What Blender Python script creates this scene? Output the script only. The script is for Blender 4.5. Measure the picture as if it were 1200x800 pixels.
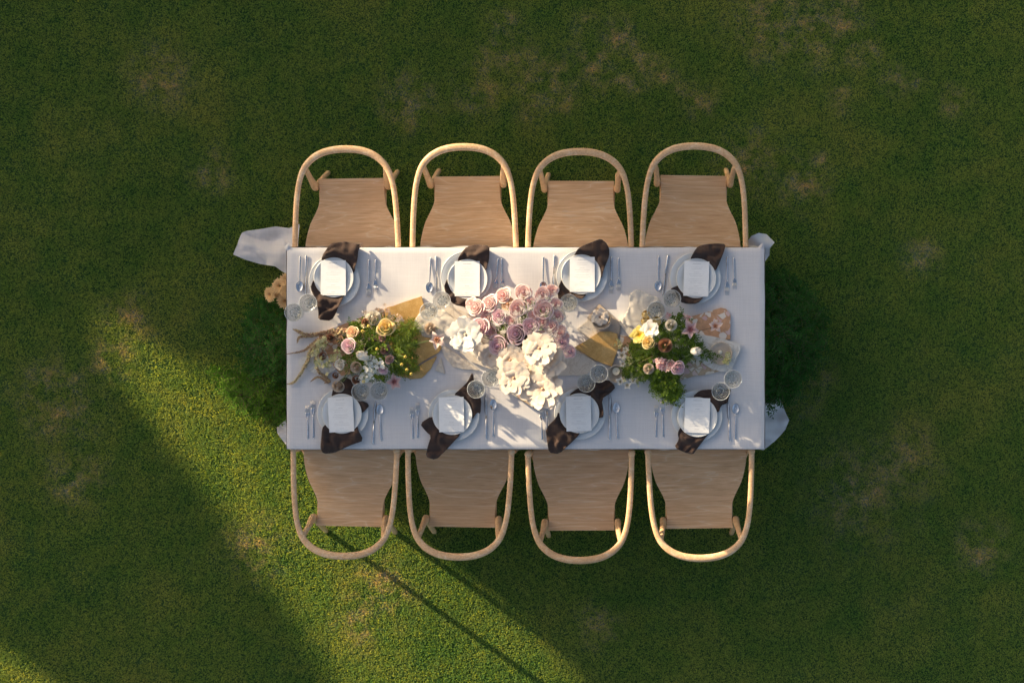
import bpy, bmesh, math, random
from mathutils import Vector, Matrix, noise, geometry
R = math.radians
rnd = random.Random(7)
for o in list(bpy.data.objects): bpy.data.objects.remove(o)
S = bpy.context.scene
C = S.collection

# ------------------------------------------------------------------ camera, sky, sun, exposure
CAMX, CAMY, H = 0.60, 0.0, 11.5
FPX = (H - 0.75) * 233.3            # focal length in photo pixels (1200 wide)
cd = bpy.data.cameras.new('camera'); cam = bpy.data.objects.new('camera', cd); C.objects.link(cam)
cam.location = (CAMX, CAMY, H); cam.rotation_euler = (0, 0, 0)
cd.sensor_width = 36; cd.lens = FPX / 1200 * 36; cd.shift_x = -140 / 1200; cd.clip_end = 2000
S.camera = cam
SUN_EL = 13.0
DX, DY = 0.789, -0.614              # horizontal travel direction of the sunlight
TAN = math.tan(R(SUN_EL))
w = bpy.data.worlds.new('World'); S.world = w; w.use_nodes = True
nt = w.node_tree; bgn = nt.nodes['Background']
sky = nt.nodes.new('ShaderNodeTexSky'); sky.sky_type = 'NISHITA'; sky.sun_disc = False
sky.sun_elevation = R(SUN_EL); sky.sun_rotation = math.atan2(-DX, -DY)
sky.air_density = 0.8; sky.dust_density = 4.0; sky.ozone_density = 0.0
nt.links.new(sky.outputs[0], bgn.inputs[0]); bgn.inputs[1].default_value = 0.088
sd = bpy.data.lights.new('sun', 'SUN'); sun = bpy.data.objects.new('sun', sd); C.objects.link(sun)
sd.energy = 5.0; sd.angle = R(0.5); sd.color = (1.0, 0.80, 0.52)
trav = Vector((DX * math.cos(R(SUN_EL)), DY * math.cos(R(SUN_EL)), -math.sin(R(SUN_EL))))
sun.rotation_euler = trav.to_track_quat('-Z', 'Y').to_euler(); sun.location = -trav * 30
S.view_settings.view_transform = 'Standard'; S.view_settings.look = 'None'
S.view_settings.exposure = 1.42; S.view_settings.gamma = 1

# ------------------------------------------------------------------ helpers
TZ = 0.75                            # table cloth level
def P(px, py, z=TZ):
    k = (H - z) / FPX
    return Vector((CAMX + (px - 740) * k, (400 - py) * k, z))
def px2m(r, z=TZ): return r * (H - z) / FPX

def tag(o, label=None, cat=None, group=None, kind=None):
    if label: o['label'] = label
    if cat: o['category'] = cat
    if group: o['group'] = group
    if kind: o['kind'] = kind
    return o
def empty(name, loc=(0, 0, 0), rz=0):
    o = bpy.data.objects.new(name, None); C.objects.link(o); o.location = loc
    o.rotation_euler = (0, 0, rz); o.empty_display_size = .05; return o
def meshobj(name, verts, faces, mat=None, parent=None, smooth=True, loc=None, attr=None):
    me = bpy.data.meshes.new(name); me.from_pydata([tuple(v) for v in verts], [], faces); me.update()
    if smooth: me.polygons.foreach_set('use_smooth', [True] * len(me.polygons))
    if mat: me.materials.append(mat)
    if attr is not None:
        a = me.attributes.new('tone', 'FLOAT', 'POINT'); a.data.foreach_set('value', attr)
    o = bpy.data.objects.new(name, me); C.objects.link(o)
    if parent: o.parent = parent
    if loc is not None: o.location = loc
    return o
def copy_tree(o, parent=None):
    c = o.copy(); C.objects.link(c); c.parent = parent
    for k in ('label', 'group'):
        pass
    for ch in o.children: copy_tree(ch, c)
    return c

class MB:
    """mesh builder collecting verts / faces / tone attribute"""
    def __init__(s): s.v = []; s.f = []; s.t = []
    def add(s, vs, fs, tone=0.5):
        b = len(s.v); s.v += [Vector(x) for x in vs]; s.f += [tuple(b + i for i in f) for f in fs]
        s.t += (tone if isinstance(tone, list) else [tone] * len(vs))
    def grid(s, fn, nu, nv, tone=0.5, closeu=False):
        vs = []; ts = []
        for j in range(nv + 1):
            for i in range(nu + (0 if closeu else 1)):
                vs.append(fn(i / nu, j / nv)); ts.append(tone(i / nu, j / nv) if callable(tone) else tone)
        n = nu if closeu else nu + 1; fs = []
        for j in range(nv):
            for i in range(nu):
                a = j * n + i; b = j * n + (i + 1) % n
                fs.append((a, b, b + n, a + n))
        s.add(vs, fs, ts)
    def tube(s, pts, rad, seg=8, cap=True, tone=0.5, sec=None):
        """sweep; rad = number, list or list of (w,h) pairs (w sideways, h along up axis)"""
        pts = [Vector(p) for p in pts]; n = len(pts); vs = []
        up = None
        for i, p in enumerate(pts):
            t = (pts[min(i + 1, n - 1)] - pts[max(i - 1, 0)])
            t = t.normalized() if t.length > 1e-9 else Vector((0, 0, 1))
            if up is None:
                a = Vector((0, 0, 1)) if abs(t.z) < .8 else Vector((0, 1, 0))
            else: a = up
            sd_ = t.cross(a).normalized(); up = sd_.cross(t).normalized()
            r = rad[i] if isinstance(rad, list) else rad
            rw, rh = r if isinstance(r, tuple) else (r, r)
            for k in range(seg):
                an = 2 * math.pi * k / seg
                ca, sa = math.cos(an), math.sin(an)
                if sec: ca = math.copysign(abs(ca) ** sec, ca); sa = math.copysign(abs(sa) ** sec, sa)
                vs.append(p + sd_ * rw * ca + up * rh * sa)
        fs = []
        for i in range(n - 1):
            for k in range(seg):
                a = i * seg + k; b = i * seg + (k + 1) % seg
                fs.append((a, b, b + seg, a + seg))
        if cap:
            fs.append(tuple(range(seg))[::-1]); fs.append(tuple((n - 1) * seg + k for k in range(seg)))
        s.add(vs, fs, tone)
    def lathe(s, prof, seg=32, c=(0, 0, 0), tone=0.5, flute=None):
        c = Vector(c); vs = []; n = len(prof)
        for j, q in enumerate(prof):
            r, z = q[0], q[1]; fl = q[2] if len(q) > 2 else 0
            for k in range(seg):
                an = 2 * math.pi * k / seg
                rr = r * (1 + fl * (1 if k % 2 else -1))
                vs.append(c + Vector((rr * math.cos(an), rr * math.sin(an), z)))
        fs = []
        for j in range(n - 1):
            for k in range(seg):
                a = j * seg + k; b = j * seg + (k + 1) % seg
                fs.append((a, b, b + seg, a + seg))
        if prof[0][0] > 1e-5: fs.append(tuple(range(seg))[::-1])
        if prof[-1][0] > 1e-5: fs.append(tuple((n - 1) * seg + k for k in range(seg)))
        s.add(vs, fs, tone)
    def build(s, name, mat, parent=None, smooth=True, loc=None, M=None):
        vs = [M @ v for v in s.v] if M is not None else s.v
        return meshobj(name, vs, s.f, mat, parent, smooth, loc, s.t)

def spline(pts, n):
    """catmull-rom through pts, n samples per span"""
    pts = [Vector(p) for p in pts]; out = []
    q = [pts[0] * 2 - pts[1]] + pts + [pts[-1] * 2 - pts[-2]]
    for i in range(1, len(q) - 2):
        for k in range(n):
            t = k / n; a, b, c, d = q[i - 1], q[i], q[i + 1], q[i + 2]
            out.append(.5 * ((2 * b) + (c - a) * t + (2 * a - 5 * b + 4 * c - d) * t * t + (3 * b - a - 3 * c + d) * t ** 3))
    out.append(pts[-1]); return out
def inside(p, poly):
    x, y = p[0], p[1]; c = False; n = len(poly)
    for i in range(n):
        x1, y1 = poly[i][0], poly[i][1]; x2, y2 = poly[i - 1][0], poly[i - 1][1]
        if (y1 > y) != (y2 > y) and x < (x2 - x1) * (y - y1) / (y2 - y1) + x1: c = not c
    return c
def fbm(x, y, z=0.0, s=1.0, o=3):
    return noise.fractal(Vector((x * s, y * s, z)), 1.0, 2.0, o)

# ------------------------------------------------------------------ materials
def newmat(name):
    m = bpy.data.materials.new(name); m.use_nodes = True
    n = m.node_tree; return m, n, n.nodes['Principled BSDF']
def texco(n, scale=(1, 1, 1), space='Object', randoff=False):
    tc = n.nodes.new('ShaderNodeTexCoord'); mp = n.nodes.new('ShaderNodeMapping')
    mp.inputs['Scale'].default_value = scale
    src = tc.outputs[space]
    if space == 'World':
        pass
    if randoff:
        oi = n.nodes.new('ShaderNodeObjectInfo'); ml = n.nodes.new('ShaderNodeMath'); ml.operation = 'MULTIPLY'
        ml.inputs[1].default_value = 37.0; n.links.new(oi.outputs['Random'], ml.inputs[0])
        ad = n.nodes.new('ShaderNodeVectorMath'); ad.operation = 'ADD'
        n.links.new(src, ad.inputs[0]); n.links.new(ml.outputs[0], ad.inputs[1]); src = ad.outputs[0]
    n.links.new(src, mp.inputs['Vector']); return mp.outputs[0]
def noisen(n, vec, scale, detail=4, rough=.6, dist=0):
    t = n.nodes.new('ShaderNodeTexNoise'); t.inputs['Scale'].default_value = scale
    t.inputs['Detail'].default_value = detail; t.inputs['Roughness'].default_value = rough
    t.inputs['Distortion'].default_value = dist
    if vec is not None: n.links.new(vec, t.inputs['Vector'])
    return t.outputs['Fac']
def ramp(n, fac, stops):
    r = n.nodes.new('ShaderNodeValToRGB'); e = r.color_ramp.elements
    while len(e) < len(stops): e.new(0.5)
    for i, (p, c) in enumerate(stops):
        e[i].position = p; e[i].color = (*c, 1) if len(c) == 3 else c
    n.links.new(fac, r.inputs[0]); return r.outputs[0]
def mixc(n, fac, a, b, mode='MIX'):
    m = n.nodes.new('ShaderNodeMix'); m.data_type = 'RGBA'; m.blend_type = mode
    for s_, v in ((0, fac), (6, a), (7, b)):
        if isinstance(v, (int, float)): m.inputs[s_].default_value = v
        elif isinstance(v, tuple): m.inputs[s_].default_value = (*v, 1)
        else: n.links.new(v, m.inputs[s_])
    return m.outputs[2]
def bump(n, bs, h, strength=.3, dist=.002):
    b = n.nodes.new('ShaderNodeBump'); b.inputs['Strength'].default_value = strength
    b.inputs['Distance'].default_value = dist; n.links.new(h, b.inputs['Height']); n.links.new(b.outputs[0], bs.inputs['Normal'])
def simple(name, c1, c2, scale=20, rough=.6, bmp=0, bscale=None, metal=0, lo=.35, hi=.65, spec=.5, randoff=True, bdist=.002):
    m, n, b = newmat(name); v = texco(n, randoff=randoff)
    n.links.new(ramp(n, noisen(n, v, scale), [(lo, c1), (hi, c2)]), b.inputs['Base Color'])
    b.inputs['Roughness'].default_value = rough; b.inputs['Metallic'].default_value = metal
    b.inputs['Specular IOR Level'].default_value = spec
    if bmp: bump(n, b, noisen(n, v, bscale or scale * 4, 5), bmp, bdist)
    return m
def translucent(m, amount, gain=None):
    n = m.node_tree; b = n.nodes['Principled BSDF']; out = n.nodes['Material Output']
    t = n.nodes.new('ShaderNodeBsdfTranslucent'); mx = n.nodes.new('ShaderNodeMixShader'); mx.inputs[0].default_value = amount
    l = b.inputs['Base Color'].links
    if l: n.links.new(mixc(n, 1.0, l[0].from_socket, gain, 'MULTIPLY') if gain else l[0].from_socket, t.inputs[0])
    else: t.inputs[0].default_value = b.inputs['Base Color'].default_value
    n.links.new(b.outputs[0], mx.inputs[1]); n.links.new(t.outputs[0], mx.inputs[2]); n.links.new(mx.outputs[0], out.inputs[0])
    return m
def tonemat(name, stops, rough=.6, var=.25, trans=.2, scale=60, bmp=.15, spec=.3, vein=False):
    """petal / leaf colour running with the 'tone' attribute plus fine mottling"""
    m, n, b = newmat(name); a = n.nodes.new('ShaderNodeAttribute'); a.attribute_name = 'tone'
    v = texco(n, randoff=True); nz = noisen(n, v, scale, 3)
    ma = n.nodes.new('ShaderNodeMath'); ma.operation = 'MULTIPLY_ADD'; ma.inputs[1].default_value = var; n.links.new(nz, ma.inputs[0])
    sb = n.nodes.new('ShaderNodeMath'); sb.operation = 'SUBTRACT'; sb.inputs[1].default_value = var * .5
    n.links.new(a.outputs['Fac'], sb.inputs[0]); n.links.new(sb.outputs[0], ma.inputs[2])
    n.links.new(ramp(n, ma.outputs[0], stops), b.inputs['Base Color'])
    b.inputs['Roughness'].default_value = rough; b.inputs['Specular IOR Level'].default_value = spec
    if bmp: bump(n, b, noisen(n, texco(n, (1, 1, 1)), scale * 3, 4), bmp, .001)
    if trans: translucent(m, trans)
    return m

def world_pos(n):
    g = n.nodes.new('ShaderNodeNewGeometry'); return g.outputs['Position']
DRY = [(640, 95, 26), (600, 60, 18), (700, 70, 20), (725, 45, 18), (905, 25, 35), (950, 40, 28), (985, 25, 22), (1010, 60, 16), (1050, 95, 12), (820, 118, 14),
       (985, 115, 12), (880, 190, 26), (940, 215, 22), (1010, 575, 40), (1060, 540, 30), (1120, 120, 14), (65, 470, 34), (90, 560, 24), (130, 420, 20),
       (150, 375, 22), (560, 110, 20), (480, 120, 24), (190, 90, 26), (1150, 640, 22), (930, 470, 20), (960, 440, 14), (300, 640, 26), (450, 690, 26), (420, 730, 20),
       (700, 730, 18), (1080, 300, 16), (250, 200, 18),
       (755, 75, 14), (688, 30, 12), (782, 85, 10), (745, 100, 10), (574, 55, 10), (620, 130, 12), (665, 120, 10), (700, 105, 8), (725, 95, 8), (800, 108, 8), (965, 48, 14), (1000, 60, 9), (1010, 72, 8), (1048, 84, 8), (1076, 95, 8), (990, 5, 12), (985, 118, 10), (962, 192, 9), (590, 30, 12), (560, 80, 12), (1030, 570, 16)]
def dry_mask(n, pos):
    """worn tan patches where the lawn has them, broken by noise"""
    acc = None
    for (a, b_, r) in DRY:
        q = P(a, b_, 0); d = n.nodes.new('ShaderNodeVectorMath'); d.operation = 'DISTANCE'
        n.links.new(pos, d.inputs[0]); d.inputs[1].default_value = (q.x, q.y, 0.01)
        mr = n.nodes.new('ShaderNodeMapRange'); mr.interpolation_type = 'SMOOTHSTEP'
        mr.inputs[1].default_value = px2m(r, 0) * 2.4; mr.inputs[2].default_value = 0
        n.links.new(d.outputs['Value'], mr.inputs[0])
        if acc is None: acc = mr.outputs[0]
        else:
            mm = n.nodes.new('ShaderNodeMath'); mm.operation = 'MAXIMUM'; n.links.new(acc, mm.inputs[0]); n.links.new(mr.outputs[0], mm.inputs[1]); acc = mm.outputs[0]
    nz = noisen(n, pos, 9, 7, .75)
    r2 = n.nodes.new('ShaderNodeMapRange'); r2.inputs[1].default_value = .44; r2.inputs[2].default_value = .66; n.links.new(nz, r2.inputs[0])
    ml = n.nodes.new('ShaderNodeMath'); ml.operation = 'MULTIPLY'; n.links.new(acc, ml.inputs[0]); n.links.new(r2.outputs[0], ml.inputs[1])
    fz = n.nodes.new('ShaderNodeMapRange'); fz.inputs[1].default_value = .33; fz.inputs[2].default_value = .55; n.links.new(noisen(n, pos, 55, 4, .7), fz.inputs[0])
    m3 = n.nodes.new('ShaderNodeMath'); m3.operation = 'MULTIPLY'; n.links.new(ml.outputs[0], m3.inputs[0]); n.links.new(fz.outputs[0], m3.inputs[1])
    return m3.outputs[0]
def grassmat(name, soil):
    m, n, b = newmat(name); pos = world_pos(n)
    big = noisen(n, pos, 1.3, 5, .62); mid = noisen(n, pos, 7, 4, .65)
    fine = noisen(n, pos, 140, 3, .7)
    g1 = ramp(n, big, [(.32, (.056, .148, .056)), (.5, (.088, .184, .072)), (.68, (.150, .222, .108))])
    g2 = ramp(n, mid, [(.35, (.068, .158, .060)), (.65, (.142, .216, .096))])
    col = mixc(n, .5, g1, g2)
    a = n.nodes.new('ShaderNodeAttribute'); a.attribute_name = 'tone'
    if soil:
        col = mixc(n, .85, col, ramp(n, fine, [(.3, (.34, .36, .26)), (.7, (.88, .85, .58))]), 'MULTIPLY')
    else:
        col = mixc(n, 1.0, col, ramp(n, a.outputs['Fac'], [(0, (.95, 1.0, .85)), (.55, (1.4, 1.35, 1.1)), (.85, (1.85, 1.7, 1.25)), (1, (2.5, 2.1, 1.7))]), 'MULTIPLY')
    dm = dry_mask(n, pos)
    sc = n.nodes.new('ShaderNodeMath'); sc.operation = 'MULTIPLY'; sc.inputs[1].default_value = .95; n.links.new(dm, sc.inputs[0])
    col = mixc(n, sc.outputs[0], col, (.40, .385, .34))
    n.links.new(col, b.inputs['Base Color']); b.inputs['Roughness'].default_value = .75; b.inputs['Specular IOR Level'].default_value = .25
    if soil: bump(n, b, fine, .8, .01); b.inputs['Specular IOR Level'].default_value = 0
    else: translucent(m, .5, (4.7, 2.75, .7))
    return m
M = {}
M['lawn'] = grassmat('lawn soil and thatch', True)
M['grass'] = grassmat('grass blades', False)

def linen(name, c1, c2, bm=.25, weave=900):
    m, n, b = newmat(name); v = texco(n)
    big = noisen(n, v, 3.5, 4); th = noisen(n, texco(n, (260, 8, 1)), 1, 4); tv = noisen(n, texco(n, (8, 260, 1)), 1, 4)
    mx = n.nodes.new('ShaderNodeMath'); mx.operation = 'ADD'; n.links.new(th, mx.inputs[0]); n.links.new(tv, mx.inputs[1])
    hf = n.nodes.new('ShaderNodeMath'); hf.operation = 'MULTIPLY'; hf.inputs[1].default_value = .5; n.links.new(mx.outputs[0], hf.inputs[0])
    col = ramp(n, hf.outputs[0], [(.36, c1), (.62, c2)])
    col = mixc(n, .5, col, ramp(n, big, [(.3, tuple(x * .93 for x in c2)), (.7, tuple(min(1, x * 1.04) for x in c2))]))
    n.links.new(col, b.inputs['Base Color']); b.inputs['Roughness'].default_value = .9; b.inputs['Specular IOR Level'].default_value = .15
    b.inputs['Sheen Weight'].default_value = .15
    bump(n, b, hf.outputs[0], bm, .0012); return m
M['cloth'] = linen('pale grey linen', (.56, .54, .55), (.71, .69, .69))
M['napkin'] = linen('dark brown linen', (.036, .023, .020), (.070, .045, .037), .3)
M['gauze'] = linen('cream gauze', (.62, .56, .48), (.80, .75, .67), .5)
def make_sheer(m, base):
    n = m.node_tree; out = n.nodes['Material Output']; b = n.nodes['Principled BSDF']
    t = n.nodes.new('ShaderNodeBsdfTransparent'); mx = n.nodes.new('ShaderNodeMixShader')
    nz = noisen(n, texco(n), 22, 4); mr = n.nodes.new('ShaderNodeMapRange')
    mr.inputs[1].default_value = .3; mr.inputs[2].default_value = .7; mr.inputs[3].default_value = base - .15; mr.inputs[4].default_value = base + .2
    n.links.new(nz, mr.inputs[0]); n.links.new(mr.outputs[0], mx.inputs[0])
    n.links.new(t.outputs[0], mx.inputs[1]); n.links.new(b.outputs[0], mx.inputs[2]); n.links.new(mx.outputs[0], out.inputs[0])
make_sheer(M['gauze'], .72)

def oak(name, seat):
    m, n, b = newmat(name)
    v = texco(n, (1.7, 13, 13) if seat else (9, 9, 1.5), randoff=True)
    nz = noisen(n, v, 1.0, 2, .45, .3)
    ml = n.nodes.new('ShaderNodeMath'); ml.operation = 'MULTIPLY'; ml.inputs[1].default_value = 48 if seat else 30; n.links.new(nz, ml.inputs[0])
    sn = n.nodes.new('ShaderNodeMath'); sn.operation = 'SINE'; n.links.new(ml.outputs[0], sn.inputs[0])
    r1 = ramp(n, sn.outputs[0], [(.0, (.69, .425, .24)), (.6, (.75, .485, .285)), (.96, (.79, .545, .34)), (1, (.86, .70, .52))])
    fib = noisen(n, texco(n, (6, 210, 210) if seat else (120, 120, 8), randoff=True), 1.0, 4, .7)
    c = mixc(n, .55, r1, ramp(n, fib, [(.3, (.46, .25, .12)), (.52, (.76, .50, .275)), (.72, (.88, .67, .44))]))
    big = noisen(n, texco(n, (2, 7, 5), randoff=True), 1, 3)
    c = mixc(n, .6, c, ramp(n, big, [(.3, (.80, .76, .72)), (.7, (1.08, 1.08, 1.08))]), 'MULTIPLY')
    wash = noisen(n, texco(n, (7, 40, 9), randoff=True), 1, 3)
    c = mixc(n, ramp(n, wash, [(.62, (0, 0, 0)), (.8, (.4, .4, .4))]), c, (.72, .62, .5))
    oi = n.nodes.new('ShaderNodeObjectInfo'); c = mixc(n, 1.0, c, ramp(n, oi.outputs['Random'], [(0, (.90, .88, .84)), (.5, (1, 1, 1)), (1, (1.05, 1.03, .98))]), 'MULTIPLY')
    n.links.new(c, b.inputs['Base Color']); b.inputs['Roughness'].default_value = .48
    bump(n, b, fib, .12, .001)
    return m
M['seat'] = oak('oak seat', True); M['oak'] = oak('oak frame', False)
M['dark'] = simple('dark wick', (.02, .015, .01), (.03, .02, .015))  # plain dark brown for the candle wicks
M['plate'] = simple('white glazed stoneware', (.66, .68, .68), (.76, .78, .78), 8, .16, spec=.5)
M['plate_rim'] = simple('bare rim glaze', (.70, .69, .65), (.82, .81, .77), 30, .25)
M['paper'] = simple('white card', (.86, .86, .85), (.90, .90, .89), 60, .85, .0)
M['ink'] = simple('grey ink', (.46, .46, .48), (.56, .56, .58), 300, .8)
M['steel'] = simple('polished steel', (.62, .62, .63), (.78, .78, .79), 60, .14, metal=1)
M['vase'] = simple('dark stoneware vase', (.05, .035, .03), (.10, .075, .06), 30, .5, .2)
M['bowl'] = simple('beige ceramic', (.42, .34, .26), (.55, .46, .37), 25, .35, .1)
M['wax'] = simple('cream wax', (.75, .68, .52), (.85, .79, .64), 25, .45)
def glassmat(dif=.02):
    m = bpy.data.materials.new('cut crystal'); m.use_nodes = True; n = m.node_tree; n.nodes.clear()
    out = n.nodes.new('ShaderNodeOutputMaterial'); tr = n.nodes.new('ShaderNodeBsdfTransparent'); tr.inputs[0].default_value = (.975, .985, .99, 1)
    gl = n.nodes.new('ShaderNodeBsdfGlossy'); gl.inputs['Roughness'].default_value = .06
    df = n.nodes.new('ShaderNodeBsdfDiffuse'); df.inputs[0].default_value = (.85, .88, .9, 1)
    v = texco(n, randoff=True)
    vo = n.nodes.new('ShaderNodeTexVoronoi'); vo.inputs['Scale'].default_value = 130; n.links.new(v, vo.inputs['Vector'])
    bp = n.nodes.new('ShaderNodeBump'); bp.inputs['Strength'].default_value = .9; bp.inputs['Distance'].default_value = .003
    n.links.new(vo.outputs['Distance'], bp.inputs['Height'])
    n.links.new(bp.outputs[0], gl.inputs['Normal']); n.links.new(bp.outputs[0], df.inputs['Normal'])
    lw = n.nodes.new('ShaderNodeLayerWeight'); lw.inputs[0].default_value = .5; n.links.new(bp.outputs[0], lw.inputs['Normal'])
    mr = n.nodes.new('ShaderNodeMapRange'); mr.inputs[3].default_value = .02; mr.inputs[4].default_value = .55; n.links.new(lw.outputs['Fresnel'], mr.inputs[0])
    m1 = n.nodes.new('ShaderNodeMixShader'); n.links.new(mr.outputs[0], m1.inputs[0]); n.links.new(tr.outputs[0], m1.inputs[1]); n.links.new(gl.outputs[0], m1.inputs[2])
    m2 = n.nodes.new('ShaderNodeMixShader'); m2.inputs[0].default_value = dif; n.links.new(m1.outputs[0], m2.inputs[1]); n.links.new(df.outputs[0], m2.inputs[2])
    n.links.new(m2.outputs[0], out.inputs[0]); return m
M['glass'] = glassmat(); M['rimglass'] = glassmat(.40)
m_g, n_g, b_g = newmat('solid crystal'); b_g.inputs['Base Color'].default_value = (.93, .96, .97, 1); b_g.inputs['Transmission Weight'].default_value = 1
b_g.inputs['IOR'].default_value = 1.52; b_g.inputs['Roughness'].default_value = .02; M['solidglass'] = m_g
def goldmat():
    m, n, b = newmat('gilded ochre tile'); v = texco(n)
    a = noisen(n, v, 16, 6, .7); f = noisen(n, v, 120, 4, .7)
    c = ramp(n, a, [(.3, (.50, .27, .07)), (.5, (.62, .37, .11)), (.62, (.72, .47, .18)), (.75, (.80, .62, .34))])
    c = mixc(n, .35, c, ramp(n, f, [(.35, (.42, .22, .06)), (.65, (.76, .50, .20))]))
    n.links.new(c, b.inputs['Base Color']); b.inputs['Roughness'].default_value = .42; b.inputs['Metallic'].default_value = .25
    bump(n, b, f, .25, .002); return m
M['gold'] = goldmat()
def marble(name, c0, c1, vein):
    m, n, b = newmat(name); v = texco(n); a = noisen(n, v, 9, 7, .62, 1.5)
    c = ramp(n, a, [(.30, c0), (.46, c1), (.50, vein), (.54, c1), (.75, c0)])
    c = mixc(n, .25, c, ramp(n, noisen(n, v, 60, 4), [(.35, c0), (.65, c1)]))
    n.links.new(c, b.inputs['Base Color']); b.inputs['Roughness'].default_value = .45
    bump(n, b, noisen(n, v, 70, 5), .2, .002); return m
M['marble'] = marble('pale grey marble', (.56, .54, .50), (.70, .68, .64), (.50, .46, .40))
M['cream'] = marble('cream limestone', (.58, .51, .42), (.70, .63, .54), (.54, .46, .37))
def floral(name, ground, petal, amt):
    """terracotta board with large pale petal shapes pressed into it"""
    m, n, b = newmat(name); v = texco(n); 
    nz = n.nodes.new('ShaderNodeTexNoise'); nz.inputs['Scale'].default_value = 30; n.links.new(v, nz.inputs['Vector'])
    mv = n.nodes.new('ShaderNodeVectorMath'); mv.operation = 'MULTIPLY_ADD'; mv.inputs[1].default_value = (.03, .03, .03)
    n.links.new(nz.outputs['Color'], mv.inputs[0]); n.links.new(v, mv.inputs[2])
    vo = n.nodes.new('ShaderNodeTexVoronoi'); vo.inputs['Scale'].default_value = 30; n.links.new(mv.outputs[0], vo.inputs['Vector'])
    sp = n.nodes.new('ShaderNodeSeparateColor'); n.links.new(vo.outputs['Color'], sp.inputs[0])
    on = ramp(n, sp.outputs[0], [(1 - amt - .01, (0, 0, 0)), (1 - amt, (1, 1, 1))])
    ed = n.nodes.new('ShaderNodeTexVoronoi'); ed.feature = 'DISTANCE_TO_EDGE'; ed.inputs['Scale'].default_value = 30; n.links.new(mv.outputs[0], ed.inputs['Vector'])
    e2 = ramp(n, ed.outputs['Distance'], [(.05, (0, 0, 0)), (.12, (1, 1, 1))])
    mk = mixc(n, 1.0, on, e2, 'MULTIPLY')
    pc = ramp(n, sp.outputs[1], [(.2, petal), (.6, tuple(min(1, x * 1.1) for x in petal)), (.9, (.62, .42, .40))])
    gc = ramp(n, noisen(n, v, 60, 4), [(.35, ground), (.65, tuple(x * 1.3 for x in ground))])
    n.links.new(mixc(n, mk, gc, pc), b.inputs['Base Color']); b.inputs['Roughness'].default_value = .5
    return m
M['floral'] = floral('terracotta floral board', (.48, .27, .15), (.74, .66, .58), .55)
M['terrazzo'] = floral('speckled stone', (.42, .31, .20), (.66, .60, .50), .8)
M['bark'] = simple('bark', (.06, .04, .028), (.13, .095, .065), 12, .9, .5)
M['treeleaf'] = simple('tree leaf', (.030, .065, .014), (.055, .10, .025), 3, .6)
M['leaf'] = tonemat('bouquet leaf', [(0, (0.061, 0.122, 0.015)), (.5, (0.162, 0.263, 0.026)), (1, (0.367, 0.420, 0.046))], .5, .2, .3, spec=.08)
M['fern'] = tonemat('shrub leaf', [(0, (.022, .085, .015)), (.5, (.058, .185, .027)), (1, (.140, .33, .045))], .55, .25, .2, spec=.08)
M['fernlit'] = tonemat('sunlit shrub leaf', [(0, (0.049, 0.131, 0.012)), (.5, (0.107, 0.235, 0.022)), (1, (0.215, 0.348, 0.036))], .55, .25, .25, spec=.08)  # brighter copy of the shrub leaf, sunlight put into the colour
M['stem'] = simple('green stem', (.09, .15, .03), (.16, .22, .06), 40, .5)
M['twig'] = simple('brown stem', (.10, .06, .035), (.18, .12, .07), 40, .7)
M['mauve'] = tonemat('mauve rose petal', [(0, (0.423, 0.206, 0.333)), (.4, (0.748, 0.454, 0.541)), (1, (0.880, 0.728, 0.749))], .55, .2, .22)
M['pink'] = tonemat('dusty pink rose petal', [(0, (0.536, 0.222, 0.227)), (.4, (0.856, 0.496, 0.482)), (1, (0.880, 0.784, 0.737))], .55, .2, .22)
M['blush'] = tonemat('pale blush rose petal', [(0, (0.549, 0.262, 0.266)), (.4, (0.802, 0.525, 0.509)), (1, (0.880, 0.728, 0.709))], .55, .2, .22)
M['peachr'] = tonemat('peach rose petal', [(0, (.60, .22, .10)), (.4, (.72, .42, .24)), (1, (.82, .64, .44))], .55, .2, .22)
M['yellow'] = tonemat('yellow rose petal', [(0, (.66, .30, .04)), (.4, (.78, .52, .14)), (1, (.82, .68, .36))], .55, .2, .25)
M['sun'] = tonemat('bright yellow petal', [(0, (.75, .34, .02)), (.4, (.80, .56, .06)), (1, (.84, .72, .22))], .55, .2, .25)
M['white'] = tonemat('white petal', [(0, (.58, .50, .32)), (.3, (.76, .71, .62)), (1, (.82, .79, .74))], .8, .12, .22, spec=.08)
M['ivory'] = tonemat('ivory peony petal', [(0, (.62, .38, .24)), (.25, (.68, .54, .42)), (1, (.74, .67, .59))], .8, .12, .22, spec=.08)
M['brown'] = tonemat('brown ranunculus petal', [(0, (.20, .09, .05)), (.5, (.38, .20, .12)), (1, (.52, .32, .22))], .6, .2, .15)
M['plum'] = tonemat('faded plum petal', [(0, (0.180, 0.098, 0.084)), (.5, (0.360, 0.224, 0.210)), (1, (0.570, 0.378, 0.364))], .6, .2, .15)
M['lily'] = tonemat('dusty pink lily petal', [(0, (.48, .18, .18)), (.4, (.62, .38, .37)), (1, (.76, .60, .58))], .6, .2, .2)
M['palelily'] = tonemat('pale pink lily petal', [(0, (.70, .34, .18)), (.4, (.78, .58, .50)), (1, (.84, .76, .72))], .6, .2, .2)
M['mum'] = tonemat('tan chrysanthemum petal', [(0, (0.396, 0.187, 0.074)), (.5, (0.638, 0.385, 0.168)), (1, (0.792, 0.572, 0.315))], .7, .25, .15)
M['amaranth'] = tonemat('amaranth tassel', [(0, (0.255, 0.135, 0.098)), (.5, (0.450, 0.300, 0.182)), (1, (0.630, 0.540, 0.280))], .8, .35, 0, scale=50)
M['hydr'] = tonemat('pale green floret', [(0, (0.368, 0.391, 0.132)), (.5, (0.632, 0.598, 0.308)), (1, (0.805, 0.713, 0.462))], .7, .3, .15)
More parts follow.
